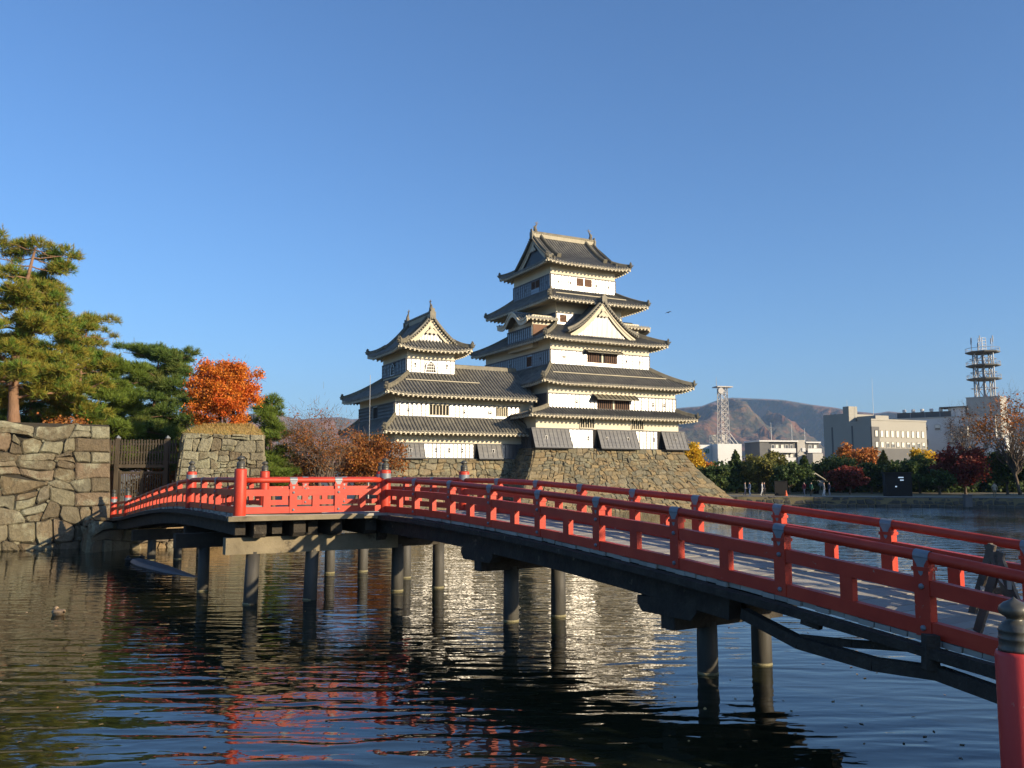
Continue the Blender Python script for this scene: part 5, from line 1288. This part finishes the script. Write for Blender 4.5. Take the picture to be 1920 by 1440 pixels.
# grey office block, corner towards the moat
c = at(1638, 890, 190); GA = R(24)
B = building('office_building', 'boxy grey office building with two rows of square windows on its sunlit face', (c.x,190), GA)
zt = at(1638,788,190).z-1; L = 17.0; Dp = 14.4
bx('wall', B, 0, L, 0, Dp, 0, zt, 'grey_wall')
bx('parapet', B, -.12, L+.12, -.12, .4, zt, zt+.35, 'grey_wall')
bx('rooftop_block', B, .0, 9.5, 8.2, Dp, zt, zt+2.0, 'grey_wall'); bx('chimney', B, .0, 2.6, 6.4, 8.2, zt, zt+3.6, 'grey_wall'); bx('rooftop_block', B, 2.0, 6.0, .6, 6.0, zt, zt+1.2, 'grey_wall')
bx('stair_shaft', B, -.12, 2.15, -.14, .2, 0, zt-1.4, 'dark_wall'); bx('plinth', B, 2.15, L, -.10, .1, 0, zt-6.2, 'dark_wall')
for r, (z0,z1) in enumerate(((zt-3.7,zt-2.2),(zt-6.0,zt-4.75))):
    for k in range(9):
        x = 2.6+k*1.6; win(B, x, x+.92, z0, z1, -.0, frame='grey_wall', blind=(.97 if r==0 else (.97,.25,.4,.8,.9,.35,.5,.2,.6)[k]))
    win(B, .8, 1.7, z0, z1, -.14, frame='dark_wall', blind=.9)
for y in (5.4,11.5): bx('wall_joint', B, -.08, .0, y, y+.4, 0, zt-1, 'dark_wall')
for x, y, h in ((3.2,10,5.5),(4.0,3,10)): m = MB(); m.tube([(x,y,zt),(x,y,zt+h)], [.05,.02], 5); m.build('antenna', M['metal_pole'], B)
# white studio block with three green letters, and the lattice tower on its roof
c = at(1347, 890, 250); B = building('studio_building', 'white windowless block with green letters on its shaded side, below the lattice tower', (c.x,250), R(12))
zt = at(1347,832,250).z-1; bx('wall', B, 0, 7.6, 0, 16, 0, zt, 'white_wall'); bx('rooftop_wall', B, 1.2, 7.0, 8, 8.4, zt, zt+3.0, 'dim_wall')
an = empty('annex', parent=B); bx('wall', an, -6.3, 0, 4, 14, 0, zt-.2, 'white_wall'); bx('low_wing', an, -10, -6.3, 6, 14, 0, zt-4.2, 'white_wall'); win(an, -9.4, -8.2, zt-7, zt-5.3, 6); win(an, -7.9, -6.7, zt-7, zt-5.3, 6); bx('vent', an, -9, -7.9, 8, 9, zt-4.2, zt-3.2, 'white_wall')
M['green_letter'] = PM('green letters', [(.03,.16,.09),(.04,.20,.11)], 2, .5)
m = MB(); gx, gz, s = -3.6, zt-2.6, 1.15                    # T S B in block strokes
st = {'T': [((0,1),(.62,1)),((.31,1),(.31,0))], 'S': [((.6,1),(0,1)),((0,1),(0,.5)),((0,.5),(.6,.5)),((.6,.5),(.6,0)),((.6,0),(0,0))], 'B': [((0,0),(0,1)),((0,1),(.5,1)),((.5,1),(.6,.78)),((.6,.78),(.5,.52)),((0,.52),(.5,.52)),((.5,.52),(.62,.26)),((.62,.26),(.5,0)),((.5,0),(0,0))]}
for i, ch in enumerate('TSB'):
    for (a,b),(c_,d_) in st[ch]: m.bar((gx+(i*.85+a)*s,3.93,gz+b*s), (gx+(i*.85+c_)*s,3.93,gz+d_*s), .06, .24)
m.build('sign_letters', M['green_letter'], an)
c = at(1357, 834, 256); T = empty('lattice_tower', (c.x,256,zt+1), R(12), 'slim white lattice antenna tower on the roof of the white block', 'tower')
zh = at(1357,727,256).z-zt-1; m = MB(); hw0, hw1 = 1.35, 1.05
cor = lambda t: [V3((sx_*(hw0+(hw1-hw0)*t), sy_*(hw0+(hw1-hw0)*t), zh*t)) for sx_,sy_ in ((-1,-1),(1,-1),(1,1),(-1,1))]
n = 9
for i in range(n):
    a, b = cor(i/n), cor((i+1)/n)
    for k in range(4):
        m.bar(a[k], b[k], .22, .22); m.bar(a[k], b[(k+1)%4], .12, .12); m.bar(a[(k+1)%4], b[k], .12, .12); m.bar(b[k], b[(k+1)%4], .12, .12)
for sx_ in (2.9,): m.bar((1.35,-1.2,3.4), (4.2,-1.2,0), .2, .2); m.bar((1.35,1.2,3.4), (4.2,1.2,0), .2, .2)
m.build('frame', M['lattice'], T)
bx('platform', T, -2.4, 2.6, -1.8, 1.8, zh, zh+.35, 'lattice')
m = MB(); m.tube([(-1.3,-1.3,zh-1.1),(-1.3,-1.7,zh-1.1),(-1.3,-1.9,zh-1.1)], [.8,1.0,.9], 14); m.build('dish', M['lattice'], T)
m = MB(); m.tube([(-1.9,0,zh+.35),(-1.9,0,zh+3.2)], [.10,.04], 5); m.build('antenna', M['lattice'], T); m = MB(); m.bar((-2.6,-1.3,0), (-2.2,-1.3,zh), .12,.12); m.build('ladder', M['lattice'], T)
# apartment block with balconies
c = at(1428, 890, 262); B = building('apartment_building', 'four storey apartment block with white balconies behind the far bank trees', (c.x,262), R(10))
zt = at(1440,828,262).z-1; bx('wall', B, 0, 20.2, 1.4, 11, 0, zt, 'dark_wall'); bx('roof_slab', B, -.3, 12.6, .2, 11.2, zt, zt+.45, 'white_wall'); bx('roof_slab', B, 15.4, 20.4, .6, 11.2, zt-.3, zt+.12, 'white_wall')
bx('stair_tower', B, 12.6, 15.2, .9, 8, 0, zt+.6, 'dim_wall'); bx('side_bay', B, -.05, 3.0, .6, 3, 0, zt-.2, 'dark_wall')
for r in range(4):
    z = zt-3.0-r*2.85
    for x0, x1 in ((3.3,11.6),(15.6,20.2)):
        bx('balcony', B, x0, x1, .0, .14, z-.1, z+1.0, 'white_wall'); bx('floor_slab', B, x0, x1, .0, 1.4, z-.35, z-.12, 'white_wall')
    for x in (4.2,5.6,7.4,8.8,10.4,16.6,18.4): win(B, x, x+.9, z+.1, z+2.1, 1.38, mat='glass', blind=rnd.choice((0,.5,.9)))
    m = MB(); m.bar((12.8,.8,z-1.2), (14.2,.8,z+.7), .12, .9); m.build('stair_flight', M['dim_wall'], B); bx('stair_landing', B, 14.0, 15.1, .5, .9, z, z+1.1, 'white_wall')
for x, h in ((6.6,6.2),(13.6,5.8),(18.0,4.6)): m = MB(); m.tube([(x,6,zt),(x,6,zt+h)], [.11,.05], 6); m.build('antenna', M['metal_pole'], B)
bx('tank', B, 15.2, 18.6, -3.5, .0, 2, zt-3.6, 'dim_wall')
# white building with service tower, crowned by the telecom mast
c = at(1872, 890, 200); B = building('hospital_building', 'pale building with rooftop plant and a square concrete tower block at the right', (c.x,200), R(50))
zt = at(1800,786,212).z-1
bx('wall', B, 0, 20, 0, 28, 0, zt, 'white_wall'); bx('parapet', B, -.1, 20.1, -.1, 28.1, zt, zt+.3, 'dim_wall'); bx('roof_plant', B, 1.0, 4.0, 9, 22, zt+.3, zt+1.7, 'dark_wall')
bx('stair_head', B, .6, 5, 6.5, 9.5, zt+.3, zt+2.4, 'white_wall'); bx('canopy', B, .2, 5.4, 5.9, 12, zt+2.4, zt+2.7, 'dark_wall')
bx('lower_wing', B, -6, 0, -3, 6.5, 0, zt-5.4, 'white_wall'); bx('lower_wing', B, -11, -6, -6, 3, 0, zt-8.6, 'dim_wall'); bx('penthouse', B, -2.5, 0, 5.5, 8, zt-4.6, zt-2.2, 'dim_wall'); bx('side_wing', B, 4, 34, -5, 0, 0, zt-4.5, 'white_wall')
for k in range(6): m = MB(); m.lathe([(.0,0),(.42,.05),(.46,.4),(.42,.75),(.0,.85)], (1.2, 9.8+k*2.1, zt+1.7), 10); m.build('roof_vent', M['white_wall'], B)
for k in range(5):
    m = MB(); m.bar((.3,8.5+k*3.4,zt+.3),(.3,8.5+k*3.4,zt+1.5),.1,.1); m.build('guard_post', M['steel'], B)
for r_ in range(3):
    for k in range(6):
        if (r_*7+k*3) % 5 == 0: continue
        win(B, 9.0+k*2.9, 10.2+k*2.9, zt-2.9-r_*3.5, zt-1.6-r_*3.5, 0, side=True, frame='dim_wall', blind=(.0,.6,.3)[(k+r_)%3])
for k in range(3): win(B, -2.2+k*2.7, -1.0+k*2.7, zt-8.0, zt-6.8, -6, side=True, frame='dim_wall')
bx('tower_block', B, 1.5, 9.5, -1.0, 6.2, zt-5, zt+4.6, 'dim_wall'); win(B, 6.4, 7.3, zt+1.2, zt+2.9, -1.0, frame='dim_wall'); bx('tower_coping', B, 1.4, 9.6, -1.1, 6.3, zt+4.6, zt+4.8, 'dim_wall')
for k in range(4): win(B, 10+k*3, 11.4+k*3, zt-7.4, zt-5.9, -5, frame='dim_wall', blind=.4)
ct = V3((c.x,200,1))+Matrix.Rotation(R(50),3,'Z')@V3((5.2,2.8,zt+4.8))
T = empty('telecom_tower', ct, R(22), 'steel telecom tower with three round platforms above the pale building', 'tower')
zb = ct.z; k1 = 1600/ct.y; ph = [at(1844,y,ct.y).z-zb for y in (711,686,661)]; zt2 = at(1843,634,ct.y).z-zb
for i, z in enumerate(ph):
    m = MB(); m.lathe([(2.9,z-.32),(3.75,z-.16),(3.85,z+.10),(3.75,z+.14)], (0,0,0), 8); pl = m.build('platform', M['platform'], T)
    m = MB(); m.tube([V3((3.7*math.cos(TAU*k/16),3.7*math.sin(TAU*k/16),z+.95)) for k in range(17)], .05, 5, False)
    for k in range(16): m.bar((3.7*math.cos(TAU*k/16),3.7*math.sin(TAU*k/16),z+.1), (3.7*math.cos(TAU*k/16),3.7*math.sin(TAU*k/16),z+.95), .06,.06)
    m.build('guard_rail', M['steel'], pl)
m = MB(); zs = [0]+ph
for a, b in zip(zs[:-1],zs[1:]):
    for k in range(8):
        g0, g1 = TAU*k/8, TAU*(k+1)/8; r_ = 2.8 if k%2==0 else 1.2; r2 = 1.2 if k%2==0 else 2.8
        m.bar((r_*math.cos(g0),r_*math.sin(g0),a), (r_*math.cos(g0),r_*math.sin(g0),b-.3), .20,.20)
        m.bar((r_*math.cos(g0),r_*math.sin(g0),a), (r2*math.cos(g1),r2*math.sin(g1),b-.3), .13,.13)
    m.tube([V3((2.9*math.cos(TAU*k/8),2.9*math.sin(TAU*k/8),(a+b)/2)) for k in range(9)], .08, 5, False)
m.tube([(0,0,0),(0,0,ph[-1])], .32, 8); m.build('frame', M['steel'], T)
m = MB(); z0 = ph[-1]+.2
for sx_ in (-.65,.65):
    for sy_ in (-.5,.5): m.bar((sx_,sy_,z0), (sx_,sy_,zt2), .12,.12)
for q in range(5):
    z = z0+(zt2-z0)*(q+1)/5
    m.bar((-.65,-.5,z),(.65,-.5,z),.10,.10); m.bar((-.65,.5,z),(.65,.5,z),.10,.10)
m.build('top_frame', M['steel'], T)
for x, y, h in ((-3.6,0,3.2),(-2.6,-1.5,3.6),(-1.9,1.5,3.0),(2.4,-1,4.0),(3.7,0.5,3.6),(1.6,2.5,2.6)):
    m = MB(); m.tube([(x,y,z0),(x,y,z0+h)], .05, 5); m.tube([(x,y,z0+h*.62),(x,y,z0+h)], .14, 6); m.build('antenna', M['steel'], T)

# unseen block added on the right bank to throw shade over the far quay
B = building('shade_block', 'tall plain unseen block added on the right bank to shade the far quay', (100,42), R(90)); bx('wall', B, 0, 34, -16, 0, 0, 23, 'dim_wall'); bx('low_wing', B, 34, 52, -16, 0, 0, 14, 'dim_wall'); bx('parapet', B, -.1, 34.1, -16.1, .1, 23, 23.6, 'dim_wall')
for r in range(3):
    for k_ in range(8): win(B, 2+k_*6.2, 6+k_*6.2, 2+r*3.8, 4+r*3.8, 0, frame='dim_wall')
# ------------------------------------------------------------------ small things on the far bank
def small(name, px, py, D, lab, cat): p = at(px, py, D); return empty(name, (p.x, D, 1.0), R(-13), lab, cat)
k = small('kiosk', 1686, 930, 104, 'dark square kiosk with small lit panels standing on the far quay', 'kiosk')
bx('cabinet', k, -1.5, 1.5, 0, 1.6, 0, 2.75, 'dark'); bx('roof', k, -1.65, 1.65, -.2, 1.8, 2.75, 2.9, 'dark')
def emis(name, col, s):
    m = bpy.data.materials.new(name); m.use_nodes = True; p = m.node_tree.nodes['Principled BSDF']; p.inputs['Base Color'].default_value = (.02,.02,.02,1); p.inputs['Emission Color'].default_value = (*col,1); p.inputs['Emission Strength'].default_value = s; return m
M['lit'] = emis('lit panel', (.55,.75,1), .45)
for x0,x1,z0,z1 in ((.0,.58,2.2,2.33),(.18,.58,1.88,2.01),(-.40,-.20,1.10,1.24)): bx('lit_panel', k, x0,x1,-.03,.02,z0,z1,'lit')
k = small('equipment_cabinet', 1465, 928, 106, 'dark boxy cabinet standing on the far quay path', 'cabinet')
bx('body', k, -.75, .75, 0, .8, .08, 1.75, 'dark'); bx('lid', k, -.8, .8, -.05, .85, 1.75, 1.82, 'dark'); bx('foot', k, -.7, .7, .05, .75, 0, .08, 'dark')
k = small('traffic_cone', 1474, 928, 105.5, 'orange traffic cone beside the dark cabinet on the quay', 'cone')
M['cone_orange'] = PM('orange plastic', [(.55,.09,.03),(.62,.12,.04)], 3, .5)
m = MB(); m.lathe([(.19,.04),(.15,.2),(.04,.68),(.03,.70)], (0,0,0), 12); m.build('cone', M['cone_orange'], k); bx('foot', k, -.22,.22,-.22,.22,0,.04,'cone_orange')
p = at(1812, 945, 93.5); m = MB(); m.box((p.x,93.2,.75), (.75,.5,1.3)); m.box((p.x,93.2,1.42),(.85,.6,.08)); tag(m.build('drain_pillar', M['dark_wall']), 'short dark pillar standing against the far quay wall', 'pillar')
k = small('hut', 1530, 925, 118, 'small hut with a pale gable catching the sun among the far trees', 'hut')
k.scale = (.72,.72,.8); bx('wall', k, -1.6, 1.6, 0, 3, 0, 2.3, 'dim_wall'); m = MB(); m.prism([(-2.2,-.3,2.2),(0,-.3,3.6),(2.2,-.3,2.2),(2.2,-.3,2.05),(0,-.3,3.4),(-2.2,-.3,2.05)], (0,3.7,0)); m.build('roof', M['plaster'], k); bx('door', k, -.5,.5,-.05,0,0,2.0,'dark')
# people strolling along the far path
def person_mesh():
    bm = bmesh.new(); sk = bm.verts.layers.skin.verify(); V = {}
    J = {'pel':(0,0,.92,.14),'waist':(0,0,1.08,.125),'chest':(0,.0,1.30,.155),'neck':(0,0,1.47,.06),'head':(0,-.01,1.60,.095),'crown':(0,0,1.70,.075),
         'hL':(.10,0,.88,.10),'kL':(.12,-.10,.50,.07),'aL':(.12,-.02,.09,.05),'tL':(.12,-.17,.04,.04),'hR':(-.10,0,.88,.10),'kR':(-.11,.04,.50,.07),'aR':(-.11,.20,.10,.05),'tR':(-.11,.08,.04,.04),
         'sL':(.19,0,1.38,.07),'eL':(.25,.06,1.12,.05),'wL':(.24,-.04,.88,.038),'fL':(.24,-.07,.79,.03),'sR':(-.19,0,1.38,.07),'eR':(-.25,-.02,1.12,.05),'wR':(-.24,-.14,.90,.038),'fR':(-.24,-.18,.82,.03)}
    for k, (x,y,z,r) in J.items(): v = bm.verts.new((x,y,z)); v[sk].radius = (r,r*.8) if k in ('pel','waist','chest') else (r,r); V[k] = v
    V['pel'][sk].use_root = True
    for e in 'pel waist,waist chest,chest neck,neck head,head crown,pel hL,hL kL,kL aL,aL tL,pel hR,hR kR,kR aR,aR tR,chest sL,sL eL,eL wL,wL fL,chest sR,sR eR,eR wR,wR fR'.split(','):
        a, b = e.split(); bm.edges.new((V[a],V[b]))
    me = bpy.data.meshes.new('person'); bm.to_mesh(me); bm.free(); o = bpy.data.objects.new('person', me); COL.objects.link(o)
    o.modifiers.new('skin','SKIN'); sb = o.modifiers.new('sub','SUBSURF'); sb.levels = sb.render_levels = 1
    dg = bpy.context.evaluated_depsgraph_get(); m2 = bpy.data.meshes.new_from_object(o.evaluated_get(dg)); bpy.data.objects.remove(o); return m2
PB_ = person_mesh()
M['skin'] = PM('skin', [(.50,.31,.22),(.55,.35,.25)], 3, .6); M['hair'] = PM('dark hair', [(.02,.016,.014),(.04,.03,.025)], 8, .5)
PM_MATS = [M['skin']]
CL = {'white':(.7,.7,.68),'navy':(.03,.04,.08),'blue':(.08,.13,.25),'maroon':(.20,.03,.045),'green':(.03,.12,.09),'black':(.015,.015,.016),'grey':(.25,.25,.26),'beige':(.42,.34,.24),'khaki':(.22,.18,.11)}
for k_, v_ in CL.items(): M['cloth_'+k_] = PM('cloth '+k_, [tuple(x*.85 for x in v_), v_], 4, .9)
def person(px, D, rz, top, leg, lab, sc=1.0):
    p = at(px, 920, D); me = PB_.copy(); me.materials.clear()
    for mm in ('skin','cloth_'+leg,'cloth_'+top,'hair'): me.materials.append(M[mm])
    for f in me.polygons:
        z, x, y = f.center.z, f.center.x, f.center.y
        f.material_index = 0 if (z>1.44 or (abs(x)>.2 and z<.88 and z>.7)) else (2 if z>.86 else 1)
        if z > 1.62 or (z > 1.52 and y > .02): f.material_index = 3
        f.use_smooth = True
    o = bpy.data.objects.new('person', me); COL.objects.link(o); o.location = (p.x, D, 1.01); o.rotation_euler = (0,0,rz); o.scale = (sc,)*3
    return tag(o, lab, 'person', 'people strolling along the far bank')
PW = [(1397,107,1.4,'grey','navy','person in grey walking left, nearest the keep base on the far path'),(1405.5,107,-1.5,'blue','blue','person in blue top and blue trousers among the leftmost walkers'),
 (1429,106.5,1.2,'white','white','person all in white walking on the far path left of the cabinet'),(1433,106.5,1.2,'navy','black','person in navy close beside the walker in white'),
 (1508,105.5,-1.3,'maroon','grey','person in a maroon top with grey trousers right of the dark cabinet'),(1521,105,1.8,'green','black','person in a dark green coat near the small hut'),
 (1545,104.5,1.3,'grey','white','person in pale grey walking right of the small hut'),(1555,104.5,-1.6,'navy','grey','person in navy with grey trousers, right of the walker in pale grey'),
 (1865,98,2.4,'beige','khaki','person in beige alone under the trees towards the right edge')]
for a in PW: person(*a)

# ------------------------------------------------------------------ on and over the water
def duck(px, py, rz, body, lab, sc=1.0, tuck=True):
    z = 0; r = at(px, py, 30); d = V3((0,0,CAM_H)); k = (0-CAM_H)/((r-d).z); p = d+(r-d)*k
    o = empty('duck', (p.x,p.y,0), rz, lab, 'duck', None); m = MB(); n = 14; rows = []
    for i in range(n+1):
        t = i/n; x = -.24+.46*t; h = .135*math.sin(math.pi*min(1,t*.93+.05))**.65; wd = .125*math.sin(math.pi*min(1,t*.95+.03))**.6; zc = .04+(.05*(1-t)**3)
        rows.append([(x*sc, wd*math.cos(a)*sc, (zc+h*.72*math.sin(a))*sc) for a in [TAU*q/14 for q in range(15)]])
    m.grid(rows)
    m.tube([(.13*sc,0,.09*sc),(.14*sc,0,.135*sc),(.09*sc,0,.165*sc) if tuck else (.20*sc,0,.24*sc),(.02*sc,0,.16*sc) if tuck else (.25*sc,0,.25*sc)], [.06*sc,.052*sc,.056*sc,.03*sc], 10)
    m.build('body', M[body], o, smooth=True)
    b = MB(); a0 = V3((.02,0,.155)) if tuck else V3((.27,0,.245)); b.tube([a0*sc, (a0+V3((-.06 if tuck else .06,0,-.012)))*sc], [.022*sc,.010*sc], 8); b.build('bill', M['bill'], o)
    for s in (-1,1): w = MB(); w.tube([(.10*sc,s*.10*sc,.085*sc),(-.05*sc,s*.115*sc,.09*sc),(-.22*sc,s*.05*sc,.095*sc)], [.03*sc,.05*sc,.008*sc], 8); w.build('wing', M[body], o, smooth=True)
    return o
M['brown_duck'] = PM('brown plumage', [(.16,.10,.055),(.34,.24,.14),(.24,.16,.09)], 14, .8, .3, 40); M['black_duck'] = PM('dark plumage', [(.015,.014,.014),(.035,.03,.028)], 12, .7, .3, 40); M['bill'] = PM('bill', [(.10,.08,.04),(.16,.12,.05)], 8, .5)
duck(109, 1153, 2.6, 'brown_duck', 'sleeping brown duck floating alone near the left edge of the moat', 1.0)
duck(243, 1054, 2.4, 'black_duck', 'left of two dark ducks floating beside the tilted board', 1.25)
duck(260, 1053, .5, 'black_duck', 'right of two dark ducks, perched at the end of the tilted board', 1.25)
a, b = V3((-15.35,35.4,.10)), V3((-11.15,30.7,-.02))
m = MB(); n = 10; d = (b-a).normalized(); sd = V3((-d.y,d.x,0))
rows = []
for i in range(n+1):
    t = i/n; w_ = .42*min(1,.55+t*2.2)*(1-.75*max(0,t-.45)/.55); c_ = a+(b-a)*t; h_ = .10*(1-t*.75)
    rows.append([c_+sd*w_+V3((0,0,h_*.2)), c_+sd*w_*.7+V3((0,0,h_)), c_-sd*w_*.6+V3((0,0,h_*.9)), c_-sd*w_+V3((0,0,-.02)), c_-sd*w_*.9-V3((0,0,.08)), c_+sd*w_-V3((0,0,.08)), c_+sd*w_+V3((0,0,h_*.2))])
m.grid(rows); m.add(rows[0][:6], [(0,1,2,3,4,5)]); m.add(rows[-1][:6], [(0,1,2,3,4,5)])
M['slate'] = PM('wet dark board', [(.12,.13,.15),(.20,.20,.21)], 2, .45, .3, 6, stretch=(1,1,1))
tag(m.build('floating_board', M['slate'], smooth=False), 'long dark wet board floating half sunk between the piles', 'board')
# one bird in the sky
p = at(1253, 586, 90); o = empty('bird', p, .6, 'small dark bird flying in the sky right of the keep', 'bird')
m = MB(); m.tube([(-.17,0,-.02),(-.06,0,0),(.08,0,.01),(.17,0,.02)], [.015,.05,.05,.015], 8); m.build('body', M['black_duck'], o, smooth=True)
for s in (-1,1): m = MB(); m.add([(.06,s*.03,.02),(.10,s*.22,.11),(.02,s*.46,-.04),(-.05,s*.2,.08),(-.06,s*.03,.02)], [(0,1,3,4),(1,2,3)]); w_ = m.build('wing', M['black_duck'], o); md = w_.modifiers.new('s','SOLIDIFY'); md.thickness = .015
# fallen leaves drifting on the water
rg = np.random.default_rng(9); n = 420; y = 9+rg.random(n)**1.5*20; x = (rg.random(n)*1.3-.68)*y; a = rg.random(n)*TAU; s = .022+.03*rg.random(n)
ca, sa = np.cos(a)*s, np.sin(a)*s; C = np.column_stack([x,y,np.full(n,.008)]); U_ = np.column_stack([ca,sa,rg.normal(0,.004,n)]); W_ = np.column_stack([-sa,ca,rg.normal(0,.004,n)])*.6
M['fallen'] = leafm('fallen leaf', [(.22,.12,.045),(.34,.20,.07),(.40,.33,.20)], 3, .4, .02, .1)
tag(quads_object('fallen_leaves', np.stack([C-U_,C-W_,C+U_,C+W_],1), M['fallen']), 'small fallen leaves drifting on the dark water', 'leaves', kind='stuff')

# ------------------------------------------------------------------ thin autumn haze over the valley
m = bpy.data.materials.new('haze'); m.use_nodes = True; t = m.node_tree; t.nodes.clear(); ou = t.nodes.new('ShaderNodeOutputMaterial'); pv = t.nodes.new('ShaderNodeVolumePrincipled')
pv.inputs['Color'].default_value = (.42,.66,1,1); pv.inputs['Density'].default_value = 7.5e-5; pv.inputs['Anisotropy'].default_value = .0
t.links.new(pv.outputs[0], ou.inputs['Volume'])
mb = MB(); mb.box((0,3700,400), (16000,8400,803)); tag(mb.build('haze', m), 'thin bluish autumn haze between the moat and the mountains', 'haze', kind='stuff')
